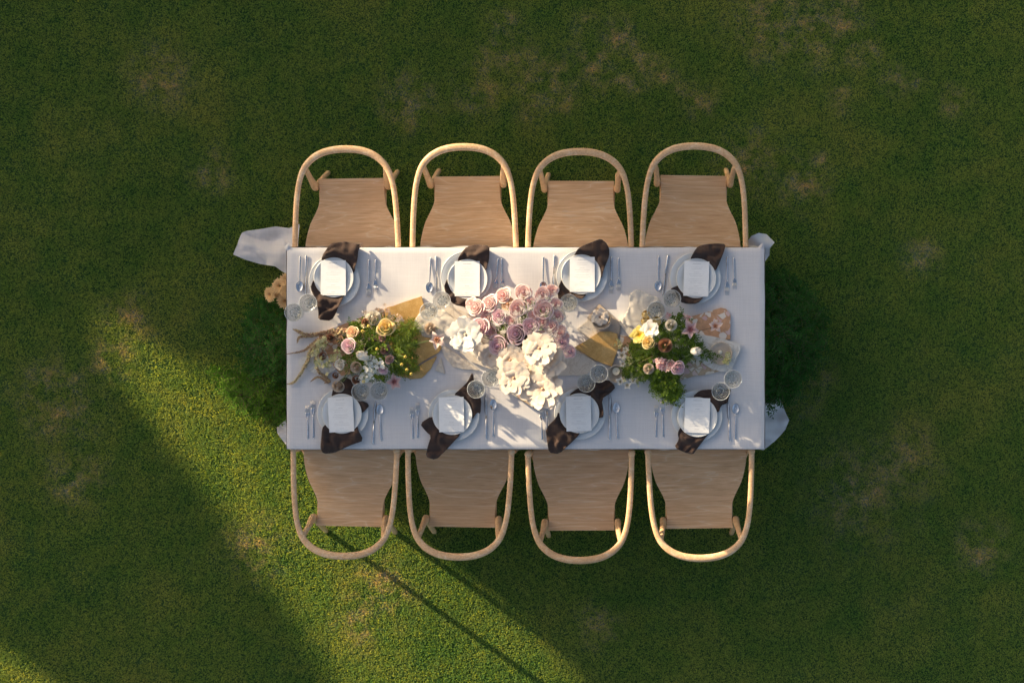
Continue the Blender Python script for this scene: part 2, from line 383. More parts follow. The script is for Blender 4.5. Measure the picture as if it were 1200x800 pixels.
M['gyp'] = tonemat('tiny white floret', [(0, (.55, .55, .35)), (.4, (.76, .76, .68)), (1, (.84, .84, .80))], .7, .2, .1)
M['dot'] = simple('yellow bud', (.60, .36, .03), (.76, .55, .08), 50, .6)

# ------------------------------------------------------------------ lawn
g = MB(); g.add([(-250, -250, 0), (250, -250, 0), (250, 250, 0), (-250, 250, 0)], [(0, 1, 2, 3)])
tag(g.build('lawn', M['lawn'], smooth=False), kind='structure')

def grass_patch(seed, rad=.11, n=300):
    r_ = random.Random(seed); vs = []; fs = []; ts = []
    for i in range(n):
        a = r_.random() * 6.283; q = rad * math.sqrt(r_.random()); x, y = q * math.cos(a), q * math.sin(a)
        ln = r_.uniform(.006, .014); wd = r_.uniform(.0010, .0020); th = r_.random() * 6.283; lean = r_.uniform(.5, 1.6)
        dx, dy = math.cos(th), math.sin(th); b = len(vs)
        m1 = ln * .55; h1 = m1 * math.cos(lean * .5); o1 = m1 * math.sin(lean * .5)
        h2 = h1 + ln * .45 * math.cos(lean * 1.3); o2 = o1 + ln * .45 * math.sin(lean * 1.3)
        vs += [(x - dy * wd, y + dx * wd, -.002), (x + dy * wd, y - dx * wd, -.002),
               (x + dx * o1 - dy * wd * .8, y + dy * o1 + dx * wd * .8, h1), (x + dx * o1 + dy * wd * .8, y + dy * o1 - dx * wd * .8, h1),
               (x + dx * o2, y + dy * o2, max(.003, h2))]
        fs += [(b, b + 1, b + 3, b + 2), (b + 2, b + 3, b + 4)]
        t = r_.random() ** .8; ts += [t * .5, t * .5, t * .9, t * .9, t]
    return vs, fs, ts
# one stuff object: blades instanced by geometry nodes over the mown area in view and a margin round it
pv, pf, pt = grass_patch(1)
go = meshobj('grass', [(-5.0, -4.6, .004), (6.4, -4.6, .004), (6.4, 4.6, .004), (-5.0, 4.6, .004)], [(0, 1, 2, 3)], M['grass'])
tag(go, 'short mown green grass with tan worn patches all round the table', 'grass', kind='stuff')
ng = bpy.data.node_groups.new('grass', 'GeometryNodeTree')
ng.interface.new_socket('Geometry', in_out='INPUT', socket_type='NodeSocketGeometry')
ng.interface.new_socket('Geometry', in_out='OUTPUT', socket_type='NodeSocketGeometry')
gi = ng.nodes.new('NodeGroupInput'); gout = ng.nodes.new('NodeGroupOutput')
join = ng.nodes.new('GeometryNodeJoinGeometry')
patchobjs = []
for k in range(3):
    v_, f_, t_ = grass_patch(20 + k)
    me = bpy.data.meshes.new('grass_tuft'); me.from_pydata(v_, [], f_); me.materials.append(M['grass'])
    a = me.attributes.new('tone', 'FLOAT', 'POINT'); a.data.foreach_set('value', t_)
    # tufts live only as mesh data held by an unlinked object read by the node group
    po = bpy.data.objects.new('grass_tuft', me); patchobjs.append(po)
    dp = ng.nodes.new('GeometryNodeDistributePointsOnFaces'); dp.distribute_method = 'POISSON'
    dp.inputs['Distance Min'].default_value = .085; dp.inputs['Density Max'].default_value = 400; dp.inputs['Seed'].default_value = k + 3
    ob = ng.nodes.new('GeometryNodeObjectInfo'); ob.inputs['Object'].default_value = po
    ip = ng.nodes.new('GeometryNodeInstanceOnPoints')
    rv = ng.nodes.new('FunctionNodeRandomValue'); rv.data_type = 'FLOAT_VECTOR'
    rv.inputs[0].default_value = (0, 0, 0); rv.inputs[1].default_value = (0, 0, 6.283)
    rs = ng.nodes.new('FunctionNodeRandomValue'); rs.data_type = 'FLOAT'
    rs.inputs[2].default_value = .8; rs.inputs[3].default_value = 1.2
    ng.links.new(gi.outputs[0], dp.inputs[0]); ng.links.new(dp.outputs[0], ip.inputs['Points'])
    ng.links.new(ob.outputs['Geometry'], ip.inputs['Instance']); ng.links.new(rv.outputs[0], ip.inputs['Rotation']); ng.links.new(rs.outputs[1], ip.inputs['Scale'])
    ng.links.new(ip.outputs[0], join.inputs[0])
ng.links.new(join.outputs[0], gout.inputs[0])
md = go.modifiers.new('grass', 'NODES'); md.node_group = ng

# ------------------------------------------------------------------ trees outside the frame, up-sun: placed for shade, crowns cut open for sun patches
NX, NY = -DY, DX                     # across the light
W1 = [(-1.20, -.43), (-1.46, -.37), (-1.68, -.18), (-2.0, .05), (-2.36, .25), (-2.6, .42), (-1.5, .42), (-1.38, .345), (-1.19, .345), (-1.17, -.12), (-.94, -.17), (-1.2, -.29)]
W2 = [(-.56, .56), (-.30, .50), (-.2, .42), (.3, .42), (.72, .48), (.72, .62), (.56, .74), (.56, 1.15), (.3, 1.3), (-.4, 1.3), (-.52, .9)]
def gap(u, v):
    """True where leaves are left out so the low sun lights chosen patches"""
    if inside((u, v), W1): return 1
    if (u > -.02 and .90 < v < .995) or (u > .2 and .90 < v < 1.01): return 0
    if inside((u, v), W2): return 2
    if u < -3.0 and -.34 < v < .1: return 1
    return 0
def shade_tree(u0, s0, cz, rx, rz, nleaf, label):
    base = Vector((DX * s0 + NX * u0, DY * s0 + NY * u0, 0))
    t = empty('shade_tree', base); tag(t, label, 'tree', 'trees standing up-sun of the lawn')
    b = MB()
    trunk = [Vector((0, 0, -.1)), Vector((.05, .03, 1.2)), Vector((-.05, .06, 2.4)), Vector((0, 0, cz + rz * .5))]
    b.tube(spline(trunk, 4), [.17 - .11 * i / 12 for i in range(13)], 10); b.build('trunk', M['bark'], t)
    lm = MB(); bw = MB(); r_ = random.Random(int(u0 * 100) + 999)
    for k in range(9):
        a = r_.random() * 6.28; z0 = cz - rz * .4 + r_.random() * rz * .6
        e = Vector((math.cos(a) * rx * .7, math.sin(a) * rx * .5, z0 + r_.uniform(.3, 1.0)))
        s_ = base + e; s_s = s_.x * DX + s_.y * DY; s_u = s_.x * NX + s_.y * NY
        bad = False
        for q in range(11):
            pq = Vector((0, 0, z0 - .3)).lerp(e, q / 10) + base
            if gap(pq.x * NX + pq.y * NY, pq.z + (pq.x * DX + pq.y * DY) * TAN): bad = True
        if not bad: bw.tube([Vector((0, 0, z0 - .3)), e * .5 + Vector((0, 0, z0 * .5)), e], [.07, .045, .02], 6)
    if bw.v: bw.build('limb', M['bark'], t)
    n = 0
    while n < nleaf:
        q = Vector((r_.gauss(0, 1), r_.gauss(0, 1), r_.gauss(0, 1))).normalized() * (r_.random() ** .38)
        du, ds, z = q.x * rx, q.y * rx * .6, cz + q.z * rz
        u = u0 + du; s = s0 + ds; v = z + s * TAN
        gp = gap(u, v); 
        if gp == 1 and r_.random() > .004: n += 0.2; continue
        if gp == 2 and v > .80 and -.40 < u < .42: n += .1; continue
        if gp == 2:
            th = noise.noise(Vector((u * 5.5, v * 7.5, 3.3)))
            if th < .38: n += 0.2; continue
            if r_.random() > .5: n += .2; continue
        c = Vector((DX * ds + NX * du, DY * ds + NY * du, z)); sz = r_.uniform(.05, .10)
        if any(gap(u + a_, v + b_) for a_, b_ in ((.05, 0), (-.05, 0), (0, .05), (0, -.05))): sz *= .3
        elif any(gap(u + a_, v + b_) for a_, b_ in ((.12, 0), (-.12, 0), (0, .12), (0, -.12))): sz *= .6
        ax = Vector((r_.gauss(0, 1), r_.gauss(0, 1), r_.gauss(0, 1))).normalized(); bx = ax.orthogonal().normalized()
        lm.add([c - ax * sz * 1.5, c + bx * sz * .8, c + ax * sz * 1.5, c - bx * sz * .8], [(0, 1, 2, 3)]); n += 1
    o = lm.build('crown', M['treeleaf'], t, smooth=False); o['kind'] = 'stuff'
shade_tree(-3.6, -13.5, 3.6, 2.0, 2.7, 24000, 'broad leafy tree off to the lower left, first of the shade trees')
shade_tree(-.80, -15.0, 3.9, 2.2, 2.7, 34000, 'broad leafy tree off to the upper left, second of the shade trees')
shade_tree(1.2, -14.0, 3.7, 2.2, 2.7, 34000, 'broad leafy tree off to the upper left, third of the shade trees')
shade_tree(3.6, -15.5, 4.0, 2.3, 2.8, 24000, 'broad leafy tree off past the top edge, last of the shade trees')

# ------------------------------------------------------------------ table and cloth
X0, X1, Y0, Y1 = P(336, 400).x, P(896, 400).x, P(0, 526).y, P(0, 290).y
tb = empty('dining_table', ((X0 + X1) / 2, (Y0 + Y1) / 2, 0)); tag(tb, 'long wooden dining table hidden under the pale linen cloth', 'table')
def box(mb, c, d):
    x, y, z = c; a, b_, e = d[0] / 2, d[1] / 2, d[2] / 2
    mb.add([(x + i * a, y + j * b_, z + k * e) for i in (-1, 1) for j in (-1, 1) for k in (-1, 1)],
           [(0, 1, 3, 2), (4, 6, 7, 5), (0, 4, 5, 1), (2, 3, 7, 6), (0, 2, 6, 4), (1, 5, 7, 3)])
m_ = MB(); box(m_, (0, 0, .727), (X1 - X0 - .016, Y1 - Y0 - .016, .03)); m_.build('tabletop', M['oak'], tb, False)
for sx in (-1, 1):
    for sy in (-1, 1):
        m_ = MB(); box(m_, (sx * 1.08, sy * .42, .355), (.07, .07, .71)); m_.build('leg', M['oak'], tb, False)

cl = MB()
NXc, NYc = 150, 64
def topz(x, y):
    z = TZ + .0022 * fbm(x * 1.5, y * 1.5, 1.0, 2.0)
    z += .0045 * abs(fbm(x * 2.2 + y * 2.6, y * .8 - x * .5, 5.0, 1.0)) ** .8        # soft creases
    return z
def topf(u, v):
    x = X0 + (X1 - X0) * u + (.0022 * fbm(v * 5, u * 3, 2.0) if abs(2 * u - 1) > .99 else 0); y = Y0 + (Y1 - Y0) * v + (.0022 * fbm(u * 9, v * 3, 7.0) if abs(2 * v - 1) > .98 else 0)
    return Vector((x, y, topz(x, y) - .006 * (max(0, abs(2 * u - 1) - .992) / .008) ** 2 - .006 * (max(0, abs(2 * v - 1) - .985) / .015) ** 2))
cl.grid(topf, NXc, NYc)
def side(fa, n, drop, amp, fl, ph):
    """hanging panel; fa(t)->edge point and outward direction"""
    def f(u, v):
        p, o = fa(u); q = topz(p.x, p.y) - .012 if v == 0 else None
        z = TZ - .006 - drop * v
        off = .003 + (amp * (.5 + .5 * math.sin(u * n * 6.283 + ph + 1.5 * math.sin(u * 7))) + fl) * v ** 1.2 + .01 * v * fbm(u * 6, v * 2, ph)
        return Vector((p.x + o.x * off, p.y + o.y * off, max(.012, z)))
    cl.grid(f, int(n * 12), 10)
side(lambda u: (Vector((X0, Y0 + (Y1 - Y0) * u, 0)), Vector((-1, 0, 0))), 7, .735, .045, .02, .4)
side(lambda u: (Vector((X1, Y0 + (Y1 - Y0) * u, 0)), Vector((1, 0, 0))), 7, .735, .018, .004, 1.7)
side(lambda u: (Vector((X0 + (X1 - X0) * u, Y1, 0)), Vector((0, 1, 0))), 13, .24, .012, .0, 2.2)
side(lambda u: (Vector((X0 + (X1 - X0) * u, Y0, 0)), Vector((0, -1, 0))), 13, .24, .012, .0, .9)

def sheet(poly, zf, step=.012, jitter=.35, seed=1, edge_step=None):
    """triangulated sheet over a world-space outline; zf(x,y)->z"""
    r_ = random.Random(seed); es = edge_step or step; bd = []
    n = len(poly)
    for i in range(n):
        a, b_ = Vector(poly[i][:2]), Vector(poly[(i + 1) % n][:2]); k = max(1, int((b_ - a).length / es))
        for j in range(k): bd.append(a.lerp(b_, j / k))
    nb = len(bd); xs = [p.x for p in bd]; ys = [p.y for p in bd]; pts = list(bd)
    y = min(ys) + step * .5
    while y < max(ys):
        x = min(xs) + step * .5
        while x < max(xs):
            q = Vector((x + r_.uniform(-jitter, jitter) * step, y + r_.uniform(-jitter, jitter) * step))
            if inside(q, bd) and min((q - b_).length_squared for b_ in bd) > (step * .45) ** 2: pts.append(q)
            x += step
        y += step
    vo, eo, fo, *_ = geometry.delaunay_2d_cdt(pts, [(i, (i + 1) % nb) for i in range(nb)], [], 1, 1e-6)
    return [Vector((p.x, p.y, zf(p.x, p.y))) for p in vo], [tuple(f) for f in fo], nb
def smooth_poly(pts, n=4):
    c = [Vector((p[0], p[1], 0)) for p in pts]; m = len(c); out = []
    for i in range(m):
        a, b_, d, e = c[i - 1], c[i], c[(i + 1) % m], c[(i + 2) % m]
        for k in range(n):
            t = k / n
            out.append(.5 * ((2 * b_) + (d - a) * t * .8 + (2 * a - 5 * b_ + 4 * d - e) * t * t * .8 + (3 * b_ - a - 3 * d + e) * t ** 3 * .8 - 0 * a) if False else b_.lerp(d, t))
    return out
def relax(pts, k=2):
    """corner rounding by chaikin"""
    pts = [Vector((p[0], p[1])) for p in pts]
    for _ in range(k):
        o = []
        for i in range(len(pts)):
            a, b_ = pts[i], pts[(i + 1) % len(pts)]; o += [a.lerp(b_, .2), a.lerp(b_, .8)]
        pts = o
    return pts
def wpoly(px, z): return [P(a, b_, z).xy for a, b_ in px]
# cloth corners that pool and blow out over the grass
tails = [([(350, 262), (338, 267), (322, 265), (304, 268), (286, 270), (281, 272), (272, 298), (286, 304), (303, 309), (322, 312), (330, 318), (350, 328)], .10, .05),
         ([(350, 484), (336, 490), (323, 501), (324, 507), (330, 516), (337, 525), (350, 522)], .12, .04),
         ([(872, 288), (880, 277), (889, 273), (899, 274), (908, 284), (902, 291), (902, 299), (896, 307), (880, 304)], .16, .06),
         ([(880, 474), (897, 466), (914, 464), (919, 478), (925, 492), (921, 503), (908, 517), (894, 527), (880, 524)], .07, .05)]
for k, (pl, zb, amp) in enumerate(tails):
    wp = [Vector(q) for q in wpoly(pl, zb)]; cx = X0 if k < 2 else X1
    def zf(x, y, zb=zb, amp=amp, cx=cx, k=k):
        d = min(1, abs(x - cx) / .28) if (x < X0 or x > X1) else 0
        rdg = 1.3 * fbm(x * 3 + 5 * k, y * 8, k, 1.2, 2) + .9 * abs(math.sin(y * 22 + x * 11 + 2.5 * fbm(x * 4, y * 4, k + .5))) ** .7 - .4
        return max(.03, zb * (1 - d * .55) + amp * .55 * rdg)
    vs, fs, _ = sheet(wp, zf, .014, seed=k); cl.add(vs, fs)
for (cx, cy) in ((X0 + .006, Y1 - .001), (X1 - .012, Y1 - .001)):        # knotted corner tips
    cl.add([Vector((cx, cy, TZ - .01)) + Vector((a_, b_, c_)) * .014 for a_, b_, c_ in
            ((-1.4, .4, 0), (.9, -.7, .2), (.4, 1.9, .1), (-.9, -1.1, .1), (-.2, .5, 1.2))], [(0, 3, 4), (3, 1, 4), (1, 2, 4), (2, 0, 4)])
co = cl.build('tablecloth', M['cloth']); tag(co, 'pale grey linen tablecloth over the long table with corners trailing on the grass', 'tablecloth')
bm = bmesh.new(); bm.from_mesh(co.data); bmesh.ops.remove_doubles(bm, verts=bm.verts, dist=.0004); bm.to_mesh(co.data); bm.free()
co.data.polygons.foreach_set('use_smooth', [True] * len(co.data.polygons))

# ------------------------------------------------------------------ chairs (local: +y towards the table, origin on the ground under the hoop's back)
def hoop_pts():
    # outer half-width against distance from the back, metres
    pr = [(0, 0), (.012, .0), (.004, .06), (.016, .115), (.042, .165), (.085, .205), (.15, .231), (.24, .247), (.36, .256), (.50, .260), (.545, .260)]
    pr = [(0.0, 0.0), (.005, .065), (.020, .120), (.048, .168), (.092, .207), (.155, .232), (.24, .247), (.36, .256), (.50, .261), (.545, .261)]
    L_ = [Vector((-b_, a, .70 + .018 * (1 - min(1, a / .3)) ** 2)) for a, b_ in reversed(pr)]
    R_ = [Vector((b_, a, .70 + .018 * (1 - min(1, a / .3)) ** 2)) for a, b_ in pr[1:]]
    return spline(L_ + R_, 5)
def make_chair():
    t = empty('armchair', (0, 0, 0))
    hp = hoop_pts(); m = MB(); n = len(hp)
    rad = []
    for p in hp:
        back = max(0, 1 - p.y / .16); rad.append((.0140 + .0045 * back, .0135 + .002 * back))
    m.tube(hp, rad, 14, sec=.72); m.build('hoop', M['oak'], t)
    # waisted plywood seat, its rear lip turned up
    pr = [(.130, .172), (.17, .168), (.225, .168), (.268, .175), (.312, .194), (.362, .219), (.42, .236), (.47, .245), (.53, .247), (.575, .240), (.60, .225)]
    cur = spline([Vector((b_, a, 0)) for a, b_ in pr], 5)
    def sz(y, u): 
        up = max(0, (.27 - y)) / .14
        return .452 + .030 * min(1, up) ** 1.6 - .010 * (1 - u * u) * math.sin(min(1, max(0, (y - .2) / .38)) * math.pi)
    def top(side):
        def f(a, b_):
            q = cur[int(round(b_ * (len(cur) - 1)))]; u = 2 * a - 1
            return Vector((q.x * u, q.y, sz(q.y, u) + side))
        return f
    s = MB(); s.grid(top(0), 16, len(cur) - 1); s.grid(lambda a, b_: top(-.014)(1 - a, b_), 16, len(cur) - 1)
    for sd_ in (0, 1):
        def e(a, b_, sd_=sd_): 
            bb = a if sd_ else 1 - a
            return top(-.014 * (b_))(sd_, bb)
        s.grid(e, len(cur) - 1, 1)
    s.grid(lambda a, b_: top(-.014 * b_)(a, 0), 16, 1); s.grid(lambda a, b_: top(-.014 * b_)(1 - a, 1), 16, 1)
    so = s.build('seat', M['seat'], t)
    mm = so.modifiers.new('es', 'EDGE_SPLIT'); mm.split_angle = R(40)
    for sx in (-1, 1):
        b = MB(); b.tube(spline([(sx * .262, .525, 0), (sx * .263, .528, .30), (sx * .262, .530, .60), (sx * .261, .532, .695)], 4),
                         [.012 + .006 * min(1, i / 7) for i in range(13)], 10); b.build('front_leg', M['oak'], t)
        b = MB(); b.lathe([(.0, .012), (.010, .012), (.0165, .008), (.018, 0), (.018, -.03)], 14, (sx * .261, .534, .704)); b.build('leg_cap', M['oak'], t)
        pts = spline([(sx * .186, .060, 0), (sx * .187, .105, .20), (sx * .187, .150, .38), (sx * .188, .168, .47), (sx * .190, .150, .56), (sx * .198, .112, .66), (sx * .204, .092, .705)], 4)
        rr = []
        for p in pts: 
            k = math.exp(-((p.z - .47) / .10) ** 2); rr.append((.013 + .0045 * k, .0130 + .010 * k))
        b = MB(); b.tube(pts, rr, 12, sec=.8); b.build('rear_leg', M['oak'], t)
        b = MB(); b.tube([(sx * .165, .175, .425), (sx * .163, .30, .422), (sx * .205, .42, .422), (sx * .258, .525, .425)], (.010, .017), 8); b.build('side_rail', M['oak'], t)
    b = MB(); b.tube([(-.187, .165, .425), (.187, .165, .425)], (.010, .016), 8); b.build('back_rail', M['oak'], t)
    b = MB(); b.tube([(-.262, .53, .425), (.262, .53, .425)], (.010, .016), 8); b.build('front_rail', M['oak'], t)
    return t
chair0 = make_chair()
CH = [(404.0, 170.5, 0, .8, 'upper side oak armchair beside the long blown cloth corner at left'),
      (542.5, 168.0, 0, .6, 'oak hoop armchair on the upper side facing the place left of the pink roses'),
      (679.5, 173.5, 0, -.2, 'oak hoop armchair on the upper side facing the place right of the pink roses'),
      (815.0, 167.0, 0, -.8, 'oak hoop armchair at the right end of the upper side'),
      (401.3, 655.5, 1, -1.2, 'oak hoop armchair on the lower side standing in the sunlit strip of grass'),
      (536.5, 656.5, 1, -.9, 'lower side oak armchair second from the sunlit strip of grass, left of middle'),
      (680.0, 660.5, 1, .3, 'oak hoop armchair on the lower side facing the place right of the white peonies'),
      (822.0, 658.0, 1, .8, 'oak hoop armchair at the right end of the lower side')]
for i, (a, b_, flip, rz, lab) in enumerate(CH):
    o = chair0 if i == 0 else copy_tree(chair0)
    p = P(a, b_, .72); k = 1 if flip else -1
    o.location = (p.x, p.y + k * .018, 0); o.rotation_euler = (0, 0, R(rz) + (0 if flip else math.pi))
    tag(o, lab, 'chair', 'oak hoop armchairs round the table')

# ------------------------------------------------------------------ place settings
SET = [dict(k='the upper left corner place', f=0, pl=(392, 329), sp=(391, 325), mc=(390.5, 325.5, 0),
            nap=[(376, 304), (381, 295), (387, 285), (396, 284), (403, 282.5), (420, 286), (424, 285.5), (423, 289), (420, 292), (419, 303), (415, 321), (404, 320), (403, 348), (396, 362), (389, 376), (373, 374.5), (373, 365), (372, 355), (364, 338), (367, 328), (376, 322)],
            sn=((352, 300), (351, 342)), kn=((359, 299), (358, 345.5)), fk=[((432.5, 304), (432, 348)), ((440.5, 304), (439.5, 342))], gl=[(361, 355), (344, 366)]),
       dict(k='the upper place left of the pink roses', f=0, pl=(546.5, 324.5), sp=(548, 327), mc=(547.5, 326.5, 0),
            nap=[(536, 304), (541, 296), (547, 289), (558, 286), (573.5, 288), (573.5, 296), (573, 305), (570, 317), (558, 325), (561, 349), (548, 360.5), (532, 357), (526, 350), (520, 337), (524, 326), (536, 320)],
            sn=((505, 302), (503, 343)), kn=((511.5, 300), (511, 343)), fk=[((584, 303), (580, 341)), ((588, 303), (588.5, 340))], gl=[(517.5, 352), (502.5, 365)]),
       dict(k='the upper place right of the pink roses', f=0, pl=(682, 323), sp=(681, 321.5), mc=(682.3, 321.5, 0),
            nap=[(672, 300), (678, 291), (685, 287), (695, 283), (704, 279.5), (710, 284), (714, 291), (714, 300), (710, 310), (707, 318), (705, 327), (694, 322), (687, 345), (682, 351), (672, 347), (662, 351), (655, 358), (653, 340), (658, 327), (668, 320)],
            sn=((637, 301), (636.5, 342)), kn=((650, 299), (648.5, 341)), fk=[((717, 301), (716, 344)), ((725, 302), (725, 341))], gl=[(666.5, 355), (652, 369)]),
       dict(k='the upper right corner place', f=0, pl=(814.7, 325.8), sp=(816, 326), mc=(816, 326.5, -2),
            nap=[(809, 303), (813, 295), (818, 288.5), (828, 286), (840, 285), (851, 286), (848, 296), (843, 308), (838.5, 318), (828, 315), (825, 348), (817, 356), (806, 356), (797, 354), (791, 341), (785, 338.5), (793, 335), (805, 330)],
            sn=((772, 300), (771, 341)), kn=((783, 299), (776, 346)), fk=[((852.5, 301), (852, 346)), ((860, 302), (861, 339))], gl=[(787.5, 350), (769, 364)]),
       dict(k='the lower left corner place', f=1, pl=(402, 484), sp=(400.5, 484.5), mc=(399.5, 485.5, 3),
            nap=[(388, 464), (390, 456), (394, 449), (404, 441), (412, 446), (418, 466), (434, 474), (425, 484), (412, 486), (419, 500), (426, 516), (415, 520), (405, 524), (390, 531), (378, 531.5), (375, 524), (377, 510), (379, 498), (392, 490)],
            sn=((446.5, 516), (445, 473)), kn=((437, 520), (439.5, 469)), fk=[((361, 514), (360, 475)), ((367.5, 513), (366.5, 469))], gl=[(422.5, 459), (444, 458)]),
       dict(k='the lower place left of the white peonies', f=1, pl=(532, 486), sp=(530, 486), mc=(529, 485.5, 1),
            nap=[(532, 462), (540, 455), (548, 447), (553.5, 435), (556, 450), (564, 467), (563, 485), (559, 483), (553, 492), (540, 488), (540, 509), (530, 519), (522, 528), (510, 539), (498, 535), (501, 523), (505, 511), (499, 506), (492, 496), (506, 487), (512, 495), (525, 485)],
            sn=((578, 511.5), (578, 467)), kn=((570, 514), (569.5, 462)), fk=[((484, 514), (482.5, 477)), ((489.5, 513), (489.5, 471))], gl=[(558, 456), (575, 443)]),
       dict(k='the lower place right of the white peonies', f=1, pl=(679.5, 484.4), sp=(679, 484), mc=(678, 484.5, 1.5),
            nap=[(666, 463), (676, 455), (690, 450), (712, 444), (722, 453), (715, 461), (705, 467), (708, 488), (702, 490), (690, 482), (680, 508), (668, 520), (655, 532), (643, 530.5), (641, 516), (639, 502), (652, 489), (654, 482), (658, 490), (672, 480)],
            sn=((724, 514), (722, 471)), kn=((714.5, 515), (714.5, 462)), fk=[((635.5, 515), (634.5, 479)), ((641.5, 512), (641, 473))], gl=[(687, 449), (702, 437.5)]),
       dict(k='the lower right corner place', f=1, pl=(816.5, 487), sp=(817.5, 488.5), mc=(817, 486.5, -2),
            nap=[(812, 464), (820, 457), (832, 456), (845, 457), (857, 455), (855, 463), (853, 472), (845, 475), (842, 484), (833, 478), (833, 505), (825, 515), (816, 527), (812, 532.5), (802, 530), (790, 524), (796, 515), (794, 507), (797, 501), (808, 495)],
            sn=((862, 515), (862, 472)), kn=((855.5, 517), (853.5, 470)), fk=[((769, 512), (769, 475)), ((777.5, 512), (776, 469))], gl=[(844.5, 458.5), (859, 444)])]

def plate_mesh(r, h, seg=64):
    t = .003
    return [(0.0, .002), (r * .55, .002), (r * .62, .003), (r * .70, .006), (r * .80, h * .62), (r * .975, h), (r, h * .985),
            (r * .985, h - t), (r * .80, h * .62 - t), (r * .66, -.001), (r * .60, -.003), (0.0, -.003)]
def make_plate(name, loc, r, h, label, group, cat):
    t = empty(name, loc); tag(t, label, cat, group)
    pr = plate_mesh(r, h); m = MB(); m.lathe([(max(a, 1e-6), b_) for a, b_ in pr], 72); m.build('dish', M['plate'], t)
    m = MB(); n = 72
    m.grid(lambda u, v: Vector(((r - .0012 + .0022 * math.cos(v * 6.283)) * math.cos(u * 6.283), (r - .0012 + .0022 * math.cos(v * 6.283)) * math.sin(u * 6.283), h - .001 + .0016 * math.sin(v * 6.283))), n, 6, closeu=True)
    m.build('rim', M['plate_rim'], t)
    return t

def fork_mb(L_, parts):
    m = MB(); hl = L_ * .62
    # handle: flat tapering bar, y from 0 (end) to L
    pts = [(0, 0, .004), (0, .004, .004), (0, hl * .5, .005), (0, hl * .92, .007), (0, hl, .006)]
    m.tube(pts, [(.0040, .0012), (.0052, .0020), (.0040, .0018), (.0028, .0016), (.0028, .0014)], 8)
    parts.append(('handle', m)); m = MB()
    prof = [(0, .0022), (.10, .0040), (.25, .0088), (.36, .0105), (.45, .0108)]
    L2 = L_ - hl
    def f(u, v):
        k = v * (len(prof) - 1); i = min(int(k), len(prof) - 2); a = k - i
        yy = prof[i][0] * (1 - a) + prof[i + 1][0] * a; ww = prof[i][1] * (1 - a) + prof[i + 1][1] * a
        return Vector(((2 * u - 1) * ww, hl + yy * L2, .0065 - .0035 * math.sin(min(1, yy / .45) * 1.57) + .0015 * (2 * u - 1) ** 2))
    m.grid(f, 4, 8); parts.append(('fork_root', m))
    for k in range(4):
        x = -.0086 + k * .00573; t = MB()
        t.tube([(x, hl + .44 * L2, .003), (x, hl + .7 * L2, .003), (x * .95, hl + L2, .0075)], [(.0018, .0009), (.0017, .0009), (.0009, .0006)], 5)
        parts.append(('tine', t))
def spoon_mb(L_, parts):
    hl = L_ * .70; m = MB()
    m.tube([(0, 0, .004), (0, .004, .004), (0, hl * .5, .005), (0, hl * .95, .007), (0, hl + .004, .006)], [(.0040, .0012), (.0052, .0020), (.0040, .0018), (.0028, .0016), (.0028, .0014)], 8)
    parts.append(('handle', m)); m = MB(); bl = L_ - hl; bw = .0178
    def f(u, v):
        a = u * 6.283; r = v
        y = hl + bl * .5 + math.cos(a) * bl * .5 * r; w_ = bw * (1 - .12 * math.cos(a)); x = math.sin(a) * w_ * r
        return Vector((x, y, .0085 - .0065 * (1 - r * r)))
    m.grid(f, 24, 6, closeu=True); parts.append(('bowl', m))
def knife_mb(L_, parts):
    hl = L_ * .53; m = MB()
    m.tube([(0, 0, .004), (0, .004, .004), (0, hl * .5, .004), (0, hl, .004)], [(.004, .0018), (.0056, .0030), (.0048, .0028), (.0036, .0024)], 8)
    parts.append(('handle', m)); m = MB(); bl = L_ - hl
    pr = [(0, .0030, .0030), (.06, .0035, .0055), (.2, .0040, .0085), (.5, .0040, .0095), (.8, .0038, .0085), (.93, .0020, .0060), (1, -.0005, .0010)]
    vs = []; fs = []
    for y, a, b_ in pr: vs += [(a, hl + y * bl, .0052), (0, hl + y * bl, .0060), (-b_, hl + y * bl, .0030), (0, hl + y * bl, .0030)]
    for i in range(len(pr) - 1):
        o = i * 4
        for k in range(4): fs.append((o + k, o + (k + 1) % 4, o + 4 + (k + 1) % 4, o + 4 + k))
    m.add(vs, fs); parts.append(('blade', m))
_cut = {}
def cutlery(kind, a, b_, label, group, mirror=False):
    pa, pb = P(*a, TZ + .004), P(*b_, TZ + .004); L_ = round((pb - pa).length, 3)
    key = (kind, L_, mirror)
    t = empty(kind, pa + Vector((0, 0, -.003)), math.atan2(pb.y - pa.y, pb.x - pa.x) - math.pi / 2)
    cat = {'dinner_fork': 'fork', 'salad_fork': 'fork', 'spoon': 'spoon', 'knife': 'knife'}[kind]; tag(t, label, cat, group)
    if key not in _cut:
        pts = []; {'f': fork_mb, 's': spoon_mb, 'k': knife_mb}['f' if 'fork' in kind else kind[0]](L_, pts)
        lst = []
        for nm, m in pts:
            if mirror: m.v = [Vector((-v.x, v.y, v.z)) for v in m.v]; m.f = [f[::-1] for f in m.f]
            o = m.build(nm, M['steel'], t); lst.append((nm, o.data))
            if nm in ('fork_root', 'bowl'):
                sm = o.modifiers.new('t', 'SOLIDIFY'); sm.thickness = .0010; sm.offset = -1
        _cut[key] = lst
    else:
        for nm, me in _cut[key]:
            o = bpy.data.objects.new(nm, me); C.objects.link(o); o.parent = t
            if nm in ('fork_root', 'bowl'):
                sm = o.modifiers.new('t', 'SOLIDIFY'); sm.thickness = .0010; sm.offset = -1
    return t
_gl = {}
